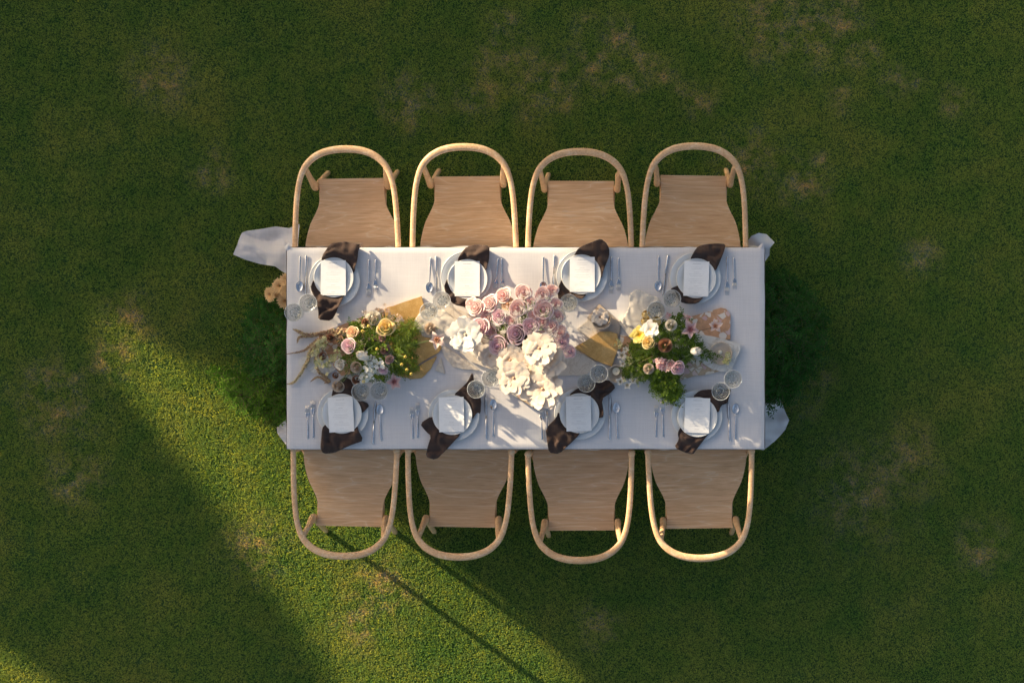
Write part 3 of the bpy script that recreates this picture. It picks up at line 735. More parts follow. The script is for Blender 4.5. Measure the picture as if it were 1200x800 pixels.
def make_glass(px, py, tall, label):
    h = .150 if tall else .118; r = .0445
    p = P(px, py, TZ + h); t = empty('crystal_glass', (p.x, p.y, TZ + .003), rnd.random() * 6)
    tag(t, label, 'glass', 'cut crystal glasses on the table')
    if tall not in _gl:
        out = []
        m = MB(); m.lathe([(1e-6, .0), (.030, .0), (.031, .0015), (.020, .004), (.0075, .009), (.0048, .02), (.0048, h - .075), (.010, h - .068)], 28)
        out.append(('foot', m))
        m = MB(); m.lathe([(1e-6, h - .060), (.008, h - .0605), (.015, h - .059, .10), (.021, h - .056, -.10), (.024, h - .051, .10), (.022, h - .050, -.08), (.014, h - .0545, .08), (.006, h - .053), (1e-6, h - .0545)], 16)
        out.append(('cut_base', m))
        # fluted bowl with wall thickness
        m = MB(); sg = 40
        po = [(.010, h - .070, 0), (.024, h - .062, .06), (.031, h - .054, -.06), (.036, h - .045, .05), (.0402, h - .035, -.04), (.0430, h - .025, .035), (.0448, h - .010, .01), (r, h, 0), (r - .0018, h, 0), (.0428, h - .012, 0), (.0408, h - .026, 0), (.0338, h - .044, .03), (.0215, h - .058, .05), (1e-6, h - .061, 0)]
        m.lathe(po, sg); out.append(('bowl', m))
        m = MB(); m.grid(lambda u, v: Vector(((r - .0008 + .0016 * math.cos(v * 6.283)) * math.cos(u * 6.283), (r - .0008 + .0013 * math.cos(v * 6.283)) * math.sin(u * 6.283), h + .0011 * math.sin(v * 6.283))), 48, 6, closeu=True)
        out.append(('rim', m))
        _gl[tall] = [(nm, m.build(nm, M[{'cut_base': 'solidglass', 'rim': 'rimglass'}.get(nm, 'glass')], t, smooth=(nm not in ('bowl', 'cut_base'))).data) for nm, m in out]
    else:
        for nm, me in _gl[tall]:
            o = bpy.data.objects.new(nm, me); C.objects.link(o); o.parent = t
    return t

for si, s in enumerate(SET):
    k = s['k']; n1 = si % 4
    c1 = P(*s['pl'], TZ + .012); c1.z = TZ + .0055; c2 = P(*s['sp'], TZ + .03); z2 = TZ + .0165
    make_plate('dinner_plate', c1, px2m(29.7), .014, 'large white dinner plate, bottom plate at ' + k, 'white dinner plates', 'plate')
    make_plate('side_plate', (c2.x, c2.y, z2), px2m(23.1), .013, 'small white plate under menu card at ' + k, 'small white plates', 'plate')
    # napkin between the plates, folds standing up beyond them
    wp = relax(wpoly(s['nap'], TZ + .03), 1)
    rp1, rp2 = px2m(29.7), px2m(23.1)
    def zn(x, y, c1=c1, c2=c2, si=si):
        d1 = math.hypot(x - c1.x, y - c1.y) / rp1; d2 = math.hypot(x - c2.x, y - c2.y) / rp2
        base = TZ + .006 + (.012 if d1 < .95 else .013 * max(0, 1 - (d1 - .95) / .28))
        if d1 < .70: base = TZ + .0118
        fr = min(1, max(0, (d2 - .93) / .30))
        f = fbm(x * 1.0 + si * 3, y * 1.0, si * 1.3, 13, 2)
        rdg = abs(math.sin((x * (26 + 5 * math.sin(si)) - y * (18 + 7 * math.cos(si * 2))) + 2.8 * f + si)) ** 1.5
        z = base + fr * (.004 + .030 * rdg * (.5 + .5 * f) + .010 * f + (.016 if SET[si]['f'] == 0 else .004) * fr)
        over = max(0, y - Y1 + .012, Y0 + .012 - y)
        z -= over * .55
        if d1 < 1.02: z = max(z, TZ + .006 + .0145 * min(1, max(0, (d1 - .62) / .35)))
        if d2 < 1.0: z = min(z, TZ + .0135 + .012 * max(0, d2 - .8) / .2)
        lim = topz(min(max(x, X0), X1), min(max(y, Y0), Y1)) + .002
        return max(z, lim) if Y0 - .004 < y < Y1 + .004 else z
    vs, fs, nb = sheet(wp, zn, .0075, seed=si)
    o = meshobj('napkin', vs, fs, M['napkin']); tag(o, 'dark brown linen napkin between plates at ' + k, 'napkin', 'dark brown napkins')
    sm = o.modifiers.new('t', 'SOLIDIFY'); sm.thickness = .0014; sm.offset = 1
    # menu card
    mp = P(s['mc'][0], s['mc'][1], TZ + .034); t = empty('menu_card', (mp.x, mp.y, z2 + .0148), R(s['mc'][2]))
    tag(t, 'white printed menu card on plates at ' + k, 'menu', 'white menu cards')
    cw, chh = px2m(29.2) / 2, px2m(40.8) / 2; cv = rnd.uniform(.0004, .0012)
    def cz(x, y): return cv * (y / chh) ** 2 + .0008 * (x / cw) ** 2
    m = MB(); m.grid(lambda u, v: Vector(((2 * u - 1) * cw, (2 * v - 1) * chh, cz((2 * u - 1) * cw, (2 * v - 1) * chh))), 6, 10)
    o = m.build('card', M['paper'], t, False); sm = o.modifiers.new('t', 'SOLIDIFY'); sm.thickness = .0006; sm.offset = 1
    m = MB(); y = chh * .84
    lines = [(.26, .0022), (.0, 0), (.34, .0010), (.30, .0010), (.0, 0), (.14, .0015), (.46, .0010), (.38, .0010), (.0, 0), (.42, .0010), (.50, .0010), (.36, .0010), (.0, 0), (.14, .0015), (.44, .0010), (.48, .0010), (0, 0), (.13, .0015), (.40, .0010)]
    for ll, th in lines:
        if ll:
            x = -cw * ll * 1.3
            while x < cw * ll * 1.3:
                wd = rnd.uniform(.003, .008); e = min(x + wd, cw * ll * 1.3)
                zz = max(cz(x, y), cz(e, y)) + .0011
                m.add([(x, y, zz), (e, y, zz), (e, y + th, zz), (x, y + th, zz)], [(0, 1, 2, 3)]); x = e + .0012
        y -= .0085
    m.build('printed_text', M['ink'], t, False)
    cutlery('spoon', *s['sn'], 'polished steel spoon at ' + k, 'steel spoons')
    cutlery('knife', *s['kn'], 'polished steel knife at ' + k, 'steel knives', mirror=(si % 2 == 0))
    big, small = (s['fk'][0], s['fk'][1]) if not s['f'] else (s['fk'][1], s['fk'][0])
    cutlery('dinner_fork', *big, 'longer steel fork nearest the plate at ' + k, 'steel dinner forks')
    cutlery('salad_fork', *small, 'shorter outer steel fork at ' + k, 'steel salad forks')
    make_glass(*s['gl'][0], 0, 'lower cut crystal glass nearest napkin at ' + k)
    make_glass(*s['gl'][1], 1, 'taller outer cut crystal glass at ' + k)

# ------------------------------------------------------------------ tiles and stone slabs down the middle
def slab(name, polys, mat, th, z0, label, cat, jag=.0, group=None, part='piece', seed=1):
    """polys: one or several outlines (photo px); several become pieces of one broken slab"""
    r_ = random.Random(seed); root = None
    cx = sum(p[0] for p in polys[0]) / len(polys[0]); cy = sum(p[1] for p in polys[0]) / len(polys[0])
    c = P(cx, cy, z0 + th)
    root = empty(name, (c.x, c.y, z0)) if len(polys) > 1 else None
    for pl in polys:
        pts = wpoly(pl, z0 + th); n = len(pts); out = []
        for i in range(n):
            a, b_ = pts[i], pts[(i + 1) % n]; k = max(1, int((b_ - a).length / .02)) if jag else 1
            nrm = Vector((b_.y - a.y, a.x - b_.x)).normalized()
            for j in range(k): out.append(a.lerp(b_, j / k) + (nrm * r_.uniform(-jag, jag) if j else Vector((0, 0))))
        bm = bmesh.new(); vs = [bm.verts.new((p.x - c.x, p.y - c.y, 0)) for p in out]; f = bm.faces.new(vs); bm.normal_update()
        if f.normal.z < 0: f.normal_flip()
        ex = bmesh.ops.extrude_face_region(bm, geom=[f]); tv = [v for v in ex['geom'] if isinstance(v, bmesh.types.BMVert)]
        for v in tv: v.co.z += th
        te = [e for e in bm.edges if all(v.co.z > th * .5 for v in e.verts)]
        bmesh.ops.bevel(bm, geom=te, offset=.0018, segments=2, affect='EDGES')
        bmesh.ops.recalc_face_normals(bm, faces=bm.faces)
        me = bpy.data.meshes.new(name); bm.to_mesh(me); bm.free(); me.materials.append(mat)
        nm = name if root is None else part
        o = bpy.data.objects.new(nm, me); C.objects.link(o)
        if root: o.parent = root
        else: o.location = (c.x, c.y, z0); root = o; 
    tag(root, label, cat, group); return root
Z1 = TZ + .0045
slab('floral_board', [[(372, 391), (399, 381), (449, 362), (453, 400), (430, 420), (424, 436), (400, 440), (388, 425)]], M['floral'], .010, Z1, 'terracotta floral patterned board under the left bouquet', 'board', .001)
slab('ochre_tile', [[(450.5, 361.5), (470, 355), (494, 347), (498, 360), (494, 376), (497, 395), (514, 398), (517.5, 408), (514, 413), (500, 421), (489, 428), (470, 425), (455, 400)],
                    [(470, 427), (489, 430), (500, 423), (512, 417), (505, 432), (494, 443), (482, 444), (466, 440)]], M['gold'], .011, Z1, 'cracked ochre gold tile beside the left bouquet', 'tile', .0015)
slab('marble_slab', [[(349, 424), (362, 412), (392, 400), (399, 405), (404, 425), (392, 434), (381, 442), (365, 436), (352, 430)]], M['marble'], .007, Z1, 'thin pale marble slab under the trailing amaranth', 'slab', .0012)
slab('cream_slab', [[(492, 365), (520, 356), (560, 372), (600, 400), (600, 430), (590, 441), (574, 432), (552, 424), (536, 410), (514, 397), (494, 394)]], M['cream'], .012, Z1, 'large cream stone slab between the left bouquet and the pink roses', 'slab', .0015)
slab('stone_shard', [[(514.5, 402), (521, 405), (536, 415), (552, 427), (563, 434), (548, 433), (531, 430), (521, 418)]], M['cream'], .006, Z1, 'long jagged cream stone shard below the cream slab', 'shard', .0012)
slab('stone_shard', [[(517, 419), (521.5, 438), (509.5, 434)]], M['cream'], .007, Z1, 'small triangular cream shard beside the ochre tile', 'shard')
slab('speckled_slab', [[(574, 405), (600, 412), (640, 440), (650, 462), (640, 474), (625, 478), (600, 462), (588, 445)]], M['terrazzo'], .009, Z1 + .013, 'speckled stone slab under the white peonies', 'slab', .0015)
slab('cream_slab', [[(640, 392), (668, 404), (700, 425), (687, 440), (646, 440), (628, 420)]], M['cream'], .009, Z1, 'cream stone slab right of the white peonies below the ochre tile', 'slab', .001)
slab('cream_slab', [[(676, 386), (690, 374), (703, 384), (716, 394), (700, 404), (694, 398)]], M['cream'], .009, Z1, 'small cream stone slab left of the beige bowl', 'slab', .001)
slab('beige_tile', [[(702.5, 356), (728, 379), (725, 397), (700, 398), (688, 372)]], M['bowl'], .008, Z1, 'flat beige tile under the bowl with the white bloom', 'tile')
slab('ochre_tile', [[(673, 407), (690, 397), (702, 389), (714, 388), (723.5, 391), (724.5, 408), (717, 429.5), (697, 422)]], M['gold'], .010, Z1 + .0115, 'ochre gold tile alone in front of the beige bowl', 'tile', .0012)
slab('cream_block', [[(725, 378), (733, 369), (752, 383), (752, 397), (744, 402)]], M['cream'], .026, Z1, 'thick cream stone block under the gauze beside the yellow flowers', 'block', .0008)
slab('floral_board', [[(726, 392), (736, 394), (746, 406), (738, 424), (727, 412)]], M['floral'], .008, Z1, 'small terracotta floral board beside the cream block', 'board', .001)
slab('floral_board', [[(806, 372), (826, 366), (845, 360.5), (851, 362), (856, 368), (856, 380), (856, 398), (825, 395), (806, 392)]], M['floral'], .011, Z1, 'terracotta floral patterned board at the right of the table', 'board', .0006)
slab('marble_slab', [[(815, 390), (840, 395), (868, 403), (868, 410), (862, 422), (858, 433), (846, 436), (834, 432), (812, 418)]], M['marble'], .010, Z1 + .012, 'thick pale marble slab under the small round beige dish', 'slab', .0012)
slab('speckled_slab', [[(795, 422), (812, 418), (832, 423), (844, 435), (832, 438), (812, 441), (797, 446)]], M['terrazzo'], .012, Z1, 'speckled stone slab at the right bouquet beside the marble', 'slab', .0015)

# gauze cloths
def gauze(px, zb, amp, label, seed, fz=1.0, dirn=(1, 1)):
    wp = relax(wpoly(px, zb), 1)
    def zf(x, y):
        f = fbm(x, y, seed, 9, 3); 
        return zb + amp * (.4 + .6 * abs(math.sin((x * dirn[0] + y * dirn[1]) * 55 * fz + 3 * f))) + amp * .5 * f
    vs, fs, _ = sheet(wp, zf, .0075, seed=seed); o = meshobj('gauze_runner', vs, fs, M['gauze'])
    sm = o.modifiers.new('t', 'SOLIDIFY'); sm.thickness = .0006
    tag(o, label, 'gauze cloth', 'cream gauze cloths'); return o
gauze([(484, 378), (492, 366), (505, 358), (520, 362), (530, 372), (548, 382), (562, 398), (580, 418), (586, 436), (574, 430), (556, 418), (540, 402), (520, 394), (500, 391), (488, 388)], TZ + .020, .008, 'crumpled cream gauze between the left bouquet and the pink roses', 3, .9, (.6, 1))
gauze([(737, 345), (747, 338), (760, 345), (775, 350), (772, 365), (762, 375), (754, 392), (742, 384), (726, 378), (734, 366), (738, 356)], TZ + .026, .010, 'crumpled cream gauze cloth spread above the yellow flowers', 5, 1.1, (1, .35))

# small round dishes
def dish(name, px, py, r, h, z0, mat, label, cat):
    p = P(px, py, z0 + h); t = empty(name, (p.x, p.y, z0)); tag(t, label, cat); q = px2m(r)
    m = MB(); m.lathe([(1e-6, 0), (q * .6, 0), (q * .85, h * .4), (q, h), (q * .93, h), (q * .78, h * .5), (q * .5, .006), (1e-6, .006)], 40)
    m.build('dish', mat, t); return t

# ------------------------------------------------------------------ flowers
def orient(c, nrm, spin=0.0):
    q = Vector(nrm).normalized().to_track_quat('Z', 'Y').to_matrix().to_4x4()
    return Matrix.Translation(c) @ q @ Matrix.Rotation(spin, 4, 'Z')
def petal(m, th0, dth, rb, rt, zb, zt, curl, r_, nu=5, nv=5, tone0=0, tone1=1, ruf=.0, shape=1.0, tip=.12):
    ph = r_.random() * 6
    def f(u, v):
        s = 2 * u - 1; a = th0 + s * dth / 2 * (.35 + .65 * v ** .5) * shape
        rr = rb + (rt - rb) * v ** .75 + curl * max(0, v - .6) ** 1.4 * 2.2
        rr *= 1 - tip * (s * s) * v
        z = zb + (zt - zb) * math.sin(min(1, v) * 1.45) / math.sin(1.45) - curl * 1.1 * max(0, v - .7) * 1.6 - (zt - zb) * .16 * s * s * v
        z += ruf * math.sin(s * 5 + ph) * v
        return Vector((rr * math.cos(a), rr * math.sin(a), z))
    m.grid(f, nu, nv, tone=lambda u, v: tone0 + (tone1 - tone0) * v)
def rose(parent, px, py, r, h, mat, out=(0, 0), open_=1.0, name='rose', seed=None, tilt=.5, lab=None):
    r_ = random.Random(seed if seed is not None else int(px * 13 + py * 7)); q = px2m(r, TZ + h)
    c = P(px, py, TZ + h) - parent.location; auto_stem(parent, c); m = MB()
    m.lathe([(1e-6, q * .50), (q * .06, q * .475), (q * .08, q * .49), (q * .14, q * .43), (q * .17, q * .2), (q * .17, -q * .1)], 8, tone=.25)
    for k in range(2): petal(m, k * 3.1, 3.4, q * .15, q * .19, 0, q * .50, 0, r_, 8, 3, .15, .6)
    N_ = 15; a0 = r_.random() * 6
    for i in range(N_):
        f = (i + 1) / N_
        rt = q * (.16 + .60 * f ** .92) * r_.uniform(.95, 1.05); zt = q * (.50 - .10 * f - .30 * max(0, f - .5) * open_) * r_.uniform(.94, 1.05)
        cu = q * (.055 + .26 * max(0, f - .5) * open_); dth = 3.3 * (1 - f) + 1.9 * f
        petal(m, a0 + i * 2.4 + r_.uniform(-.12, .12), dth, rt * .84, rt, zt - q * (.30 + .35 * f), zt, cu, r_, 7, 6, .1 + .2 * f, min(1, .62 + .45 * f), ruf=q * .03 * f, tip=.08 + .14 * f)  # deeper inner petals; dark bases and light lips paint in the shadowed grooves
    nm = Vector((out[0] * tilt, out[1] * tilt, 1))
    o = m.build(name, mat, parent, M=orient(c, nm, r_.random() * 6))
    if lab: o['label'] = lab
    return o
def auto_stem(parent, c, r=.0016):
    if not parent.name.startswith('flower_arrangement') or c.z < .05: return
    a = Vector((c.x * .12, c.y * .12, .07)); mid = Vector((c.x * .55, c.y * .55, max(.075, c.z * .72)))
    m = MB(); m.tube(spline([a, mid, c - Vector((0, 0, .006))], 4), r, 5); m.build('stem', M['stem'], parent)
def ranunculus(parent, px, py, r, h, mat, out=(0, 0), name='ranunculus', tilt=.4, lab=None):
    r_ = random.Random(int(px * 5 + py * 3)); q = px2m(r, TZ + h); c = P(px, py, TZ + h) - parent.location; auto_stem(parent, c); m = MB()
    m.lathe([(1e-6, q * .56), (q * .10, q * .53), (q * .16, q * .40), (q * .16, 0)], 10, tone=.3)
    for i in range(7):
        f = (i + 1) / 7; n = 5
        for k in range(n):
            rt = q * (.12 + .86 * f ** .8)
            petal(m, i * 1.3 + k * 6.283 / n, 6.283 / n * 1.5, rt * .75, rt, -q * .3, q * (.55 - .62 * f ** 1.6), 0, r_, 5, 4, f * .35, .35 + .65 * f, tip=.04)
    o = m.build(name, mat, parent, M=orient(c, (out[0] * tilt, out[1] * tilt, 1), r_.random() * 6))
    if lab: o['label'] = lab
    return o
def big_bloom(parent, px, py, r, h, mat, out=(0, 0), name='peony', rings=((6, 1.0, .12), (5, .72, .38), (4, .45, .55)), tilt=.5, centre=None, lab=None, side=0):
    """wide ruffled flower; every petal a sub-part"""
    r_ = random.Random(int(px * 11 + py)); q = px2m(r, TZ + h); c = P(px, py, TZ + h) - parent.location; auto_stem(parent, c)
    fm = MB(); fm.lathe([(1e-6, q * .14), (q * .07, q * .13), (q * .10, q * .05), (q * .05, -q * .2)], 10, tone=.1)
    Mx = orient(c, (out[0] * tilt, out[1] * tilt, 1), r_.random() * 6)
    root = fm.build(name, centre or mat, parent, M=Mx)
    for n, rr, up in rings:
        a0 = r_.random() * 6
        for k in range(n):
            m = MB(); R_ = q * rr * r_.uniform(.88, 1.1); th = a0 + k * 6.283 / n + r_.uniform(-.12, .12); w_ = R_ * r_.uniform(.70, .88) * (6 / max(n, 5)) ** .5
            p1, p2 = r_.random() * 6, r_.random() * 6; upk = up + r_.uniform(-.03, .05)
            ct, st = math.cos(th), math.sin(th)
            def f(u, v, R_=R_, w_=w_, ct=ct, st=st, p1=p1, upk=upk):
                s = 2 * u - 1; wid = w_ * (math.sin(min(1, v * .95 + .05) * math.pi * .60) ** .75)
                edge = 1 + .04 * math.sin(s * 8 + p1) + .03 * math.sin(s * 19 + p1)
                x = R_ * v * (1 - .16 * s * s * v) * (1 if v < .8 else edge); y = s * wid
                z = R_ * (upk * math.sin(v * 2.1) + .08 * s * s * v + .09 * s * v ** .6) + R_ * .010 * math.sin(s * 12 + p1) * min(1, v * 2) + R_ * .018 * math.sin(s * 3 + p1 * 3) * v
                return Vector((x * ct - y * st, x * st + y * ct, z))
            m.grid(f, 14, 8, tone=lambda u, v: min(1, .05 + v * 1.1))
            m.build('petal', mat, root, M=Mx)
    if lab: root['label'] = lab
    return root
def star_flower(parent, px, py, r, h, mat, out=(0, 0), n=5, name='lily', tilt=.4):
    r_ = random.Random(int(px * 3 + py)); q = px2m(r, TZ + h); c = P(px, py, TZ + h) - parent.location; auto_stem(parent, c)
    Mx = orient(c, (out[0] * tilt, out[1] * tilt, 1), r_.random() * 6); fm = MB()
    for k in range(6):
        a = k * 1.047; fm.tube([(0, 0, 0), (q * .25 * math.cos(a), q * .25 * math.sin(a), q * .3)], [q * .035, q * .06], 5, tone=0)
    root = fm.build(name, mat, parent, M=Mx)
    for k in range(n):
        th = k * 6.283 / n + r_.uniform(-.2, .2); R_ = q * r_.uniform(.85, 1.12); m = MB(); ct, st = math.cos(th), math.sin(th); dr = r_.uniform(.1, .5)
        def f(u, v, R_=R_, ct=ct, st=st, dr=dr):
            s = 2 * u - 1; wid = R_ * .30 * math.sin(v ** .8 * 3.0 + .14) 
            x = R_ * v; y = s * wid; z = R_ * (.28 * math.sin(v * 2.2) - dr * v * v * .4 + .12 * abs(s) * math.sin(v * 3.1))
            return Vector((x * ct - y * st, x * st + y * ct, z))
        m.grid(f, 4, 6, tone=lambda u, v: .25 + v * .75 - .3 * (1 - abs(2 * u - 1))); m.build('petal', mat, root, M=Mx)
    return root
def bud(parent, px, py, r, h, mat, out=(0, 0), name='bud', asp=1.25):
    q = px2m(r, TZ + h); c = P(px, py, TZ + h) - parent.location; auto_stem(parent, c); m = MB(); r_ = random.Random(int(px + py * 9))
    for k in range(5):
        a = k * 1.2566
        petal(m, a, 1.9, q * .55, q * .62, -q * asp * .9, q * asp * .8, -q * .42, r_, 6, 6, .35, 1, tip=.02)
        petal(m, a + .6, 1.6, q * .6, q * .98, -q * asp * .9, q * asp * .35, -q * .35, r_, 6, 6, .35, 1, tip=.02)
    return m.build(name, mat, parent, M=orient(c, (out[0], out[1], .6)))
def leaf_shape(m, c, d, n, L_, W_, tone):
    s = d.cross(n); s = s.normalized() if s.length > 1e-6 else Vector((1, 0, 0)); up = s.cross(d).normalized()
    m.add([c, c + d * L_ * .35 + s * W_ + up * L_ * .05, c + d * L_ * .75 + s * W_ * .7 - up * L_ * .02, c + d * L_ - up * L_ * .10,
           c + d * L_ * .75 - s * W_ * .7 - up * L_ * .02, c + d * L_ * .35 - s * W_ + up * L_ * .05, c + d * L_ * .5 - up * L_ * .04],
          [(0, 1, 6), (1, 2, 6), (2, 3, 6), (3, 4, 6), (4, 5, 6), (5, 0, 6)], [tone * .8, tone, tone, min(1, tone + .1), tone, tone, tone * .75])
def sprigs(poly, zlo, zhi, centre, n, seed, L_=(.03, .07), leaf=(.006, .012), aspect=.42, toner=(.1, .9), pairs=(4, 7), zshape=1.0, ferny=False):
    """leafy sprigs filling an outline; heights dome over the centre"""
    r_ = random.Random(seed); m = MB(); st = MB(); xs = [p[0] for p in poly]; ys = [p[1] for p in poly]; k = 0; tries = 0
    cc = P(*centre, 0)
    mx = max(math.hypot(p[0] - centre[0], p[1] - centre[1]) for p in poly)
    while k < n and tries < n * 40:
        tries += 1; a, b_ = r_.uniform(min(xs), max(xs)), r_.uniform(min(ys), max(ys))
        if not inside((a, b_), poly): continue
        d = math.hypot(a - centre[0], b_ - centre[1]) / mx
        zt = zlo + (zhi - zlo) * max(0, 1 - d ** 1.6) ** zshape; z = zlo * .8 + (zt - zlo * .8) * (r_.random() ** .45) + r_.uniform(-.01, .01)
        c = P(a, b_, z); o = Vector((c.x - P(centre[0], centre[1], z).x, c.y - P(centre[0], centre[1], z).y, 0)); o = o.normalized() if o.length > 0 else Vector((1, 0, 0))
        dr = (o * r_.uniform(.1, 1.1) + Vector((r_.gauss(0, .7), r_.gauss(0, .7), r_.uniform(-.2, .8)))).normalized(); ln = r_.uniform(*L_)
        tn = r_.uniform(*toner); np_ = r_.randint(*pairs); start = c - dr * ln * .5
        side_ = dr.cross(Vector((r_.gauss(0, .4), r_.gauss(0, .4), 1))).normalized(); upv = side_.cross(dr)
        st.tube([start, start + dr * ln * .9], [.0011, .0005], 3, cap=False)
        for j in range(np_):
            t = (j + .5) / np_; pc = start + dr * ln * t - upv * ln * .12 * t * t; ls = r_.uniform(*leaf) * (1.15 - .5 * abs(t - .4))
            for s in (-1, 1):
                dd = (dr * r_.uniform(.3, .8) + side_ * s + upv * r_.uniform(-.1, .35)).normalized()
                leaf_shape(m, pc, dd, upv + Vector((0, 0, .5)), ls, ls * aspect * .5 * 1.2, min(1, max(0, tn + r_.uniform(-.12, .12))))
        leaf_shape(m, start + dr * ln, dr, upv, r_.uniform(*leaf), leaf[1] * aspect * .5, tn)
        k += 1
    return m, st
def place_foliage(parent, m, st, mat, name='foliage'):
    off = parent.location
    o = m.build(name, mat, parent, M=Matrix.Translation(-off)); o['kind'] = 'stuff'
    s = st.build('stem_mass', M['stem'], parent, M=Matrix.Translation(-off)); s['kind'] = 'stuff'
def florets(parent, pts, r, n, mat, seed, name='floret_cluster', spread=3.0, petals=4, hj=.012):
    """tiny blossoms too small to pick apart, one cluster per call"""
    r_ = random.Random(seed); m = MB()
    for (a, b_, h) in pts:
        for k in range(n):
            q = px2m(r * r_.uniform(.7, 1.3)); c = P(a + r_.gauss(0, spread), b_ + r_.gauss(0, spread), TZ + h + r_.uniform(-hj, hj)) - parent.location
            nm = Vector((r_.gauss(0, .5), r_.gauss(0, .5), 1)).normalized(); Mx = orient(c, nm, r_.random() * 6); t = r_.random()
            for j in range(petals):
                th = j * 6.283 / petals; d = Vector((math.cos(th), math.sin(th), .25)); s = Vector((-math.sin(th), math.cos(th), 0))
                m.add([Mx @ (d * 0), Mx @ (d * q * .6 + s * q * .42), Mx @ (d * q + Vector((0, 0, -q * .1))), Mx @ (d * q * .6 - s * q * .42)], [(0, 1, 2, 3)], [t * .4, t, min(1, t + .3), t])
    o = m.build(name, mat, parent); o['kind'] = 'stuff'; return o
def stem(parent, a, b_, mat=None, r=.0017, name='stem', sag=.0):
    A, B = P(a[0], a[1], TZ + a[2]) - parent.location, P(b_[0], b_[1], TZ + b_[2]) - parent.location
    m = MB(); m.tube(spline([A, (A + B) / 2 + Vector((0, 0, sag)), B], 4), r, 6); return m.build(name, mat or M['stem'], parent)
def vase(parent, r=.05, h=.11, mat=None, name='vase'):
    m = MB(); m.lathe([(1e-6, 0), (r * .7, 0), (r * .95, h * .25), (r, h * .55), (r * .8, h * .9), (r * .85, h), (r * .75, h), (r * .7, h * .88), (1e-6, h * .6)], 32)
    return m.build(name, mat or M['vase'], parent)
def bouquet(name, px, py, label):
    c = P(px, py, TZ); t = empty(name, (c.x, c.y, TZ + .004)); tag(t, label, 'flower arrangement', 'flower arrangements on the table'); return t
def outv(px, py, cx, cy, k=40): return ((px - cx) / k, -(py - cy) / k)

# --- left bouquet
B = bouquet('flower_arrangement', 440, 408, 'left flower arrangement of yellow and mauve roses with trailing brown amaranth'); vase(B, .055, .09)
LP = [(400, 385), (412, 377), (430, 372), (455, 372), (470, 382), (484, 376), (490, 385), (488, 400), (484, 415), (488, 430), (482, 440), (468, 438), (455, 445), (440, 444), (420, 442), (404, 432), (398, 412), (396, 396)]
m, st = sprigs(LP, TZ + .03, TZ + .15, (442, 405), 520, 11, leaf=(.007, .014), toner=(.1, .7)); place_foliage(B, m, st, M['leaf'])
m, st = sprigs([(468, 378), (484, 374), (492, 382), (489, 400), (486, 415), (490, 430), (480, 442), (466, 438), (464, 410)], TZ + .05, TZ + .15, (470, 405), 420, 12, L_=(.03, .055), leaf=(.004, .009), aspect=.22, toner=(.5, 1), pairs=(6, 9)); place_foliage(B, m, st, M['leaf'], 'feathery_foliage')
cx, cy = 440, 408
for a, b_, r, h, mt in ((452, 384, 14, .17, 'yellow'), (413.5, 389.5, 10, .14, 'peachr'), (410, 405, 12.5, .15, 'mauve'), (449, 433, 7.5, .13, 'mauve'), (456, 421, 7, .15, 'plum')):
    rose(B, a, b_, r, h, M[mt], outv(a, b_, cx, cy), 1.2 if mt == 'yellow' else .9)
rose(B, 399, 427, 9, .14, M['white'], outv(399, 427, cx, cy), .7, lab='white rose'); ranunculus(B, 417, 430.5, 7.5, .14, M['ivory'], outv(417, 430, cx, cy))
ranunculus(B, 437, 372, 10, .11, M['white'], outv(437, 372, cx, cy)); ranunculus(B, 428, 377, 5, .12, M['brown'], outv(430, 377, cx, cy)); ranunculus(B, 451, 409, 6.5, .13, M['plum'], outv(451, 409, cx, cy))
bud(B, 424, 416.5, 6.5, .17, M['white'], (-.5, .3)); ranunculus(B, 396, 453, 8, .10, M['ivory'], (-.3, -1.2)); stem(B, (397, 450, .10), (409, 434, .12))
stem(B, (412, 395, .13), (398, 388, .15)); stem(B, (462, 440, .10), (459, 424, .12)); stem(B, (430, 410, .16), (440, 404, .14)); stem(B, (424, 420, .15), (410, 424, .13))
star_flower(B, 512, 398, 11, .10, M['palelily'], (.2, .0)); star_flower(B, 462, 447, 10, .07, M['lily'], (.1, -.2)); stem(B, (500, 400, .09), (482, 405, .11))
ranunculus(B, 387, 396, 6, .10, M['brown'], (-.4, .3)); ranunculus(B, 378, 417, 5, .08, M['brown'], (-.4, 0)); ranunculus(B, 418, 445, 6, .07, M['brown'], (0, -.6)); ranunculus(B, 393, 440, 4, .06, M['brown'], (0, -.6)); ranunculus(B, 448, 396, 4.5, .14, M['plum'])
florets(B, [(432, 421, .14), (436, 427, .14), (432, 434, .14), (438, 437, .13), (426, 441, .12), (445, 426, .14), (434, 443, .12)], 2.6, 10, M['gyp'], 1, spread=3, petals=5)
florets(B, [(376, 402, .08), (373, 408, .08), (371, 415, .08), (374, 423, .08), (383, 424, .07), (391, 419, .08), (396, 416, .09), (381, 398, .09)], 2.3, 12, M['hydr'], 2, spread=3.0)
florets(B, [(372, 424, .07), (386, 427, .07), (425, 380, .12)], 2.5, 6, M['hydr'], 7, spread=4)
florets(B, [(440, 366, .05), (450, 364, .05), (459, 371, .06), (466, 376, .06), (430, 371, .05)], 2.8, 8, M['ivory'], 3, spread=3.5)
for a, b_ in ((432, 382), (442, 409), (426, 447), (475, 418), (477, 433), (425, 388), (482, 438), (471, 427)):
    bud(B, a, b_, 2.2, .15, M['sun'], (0, 0), asp=1.0)
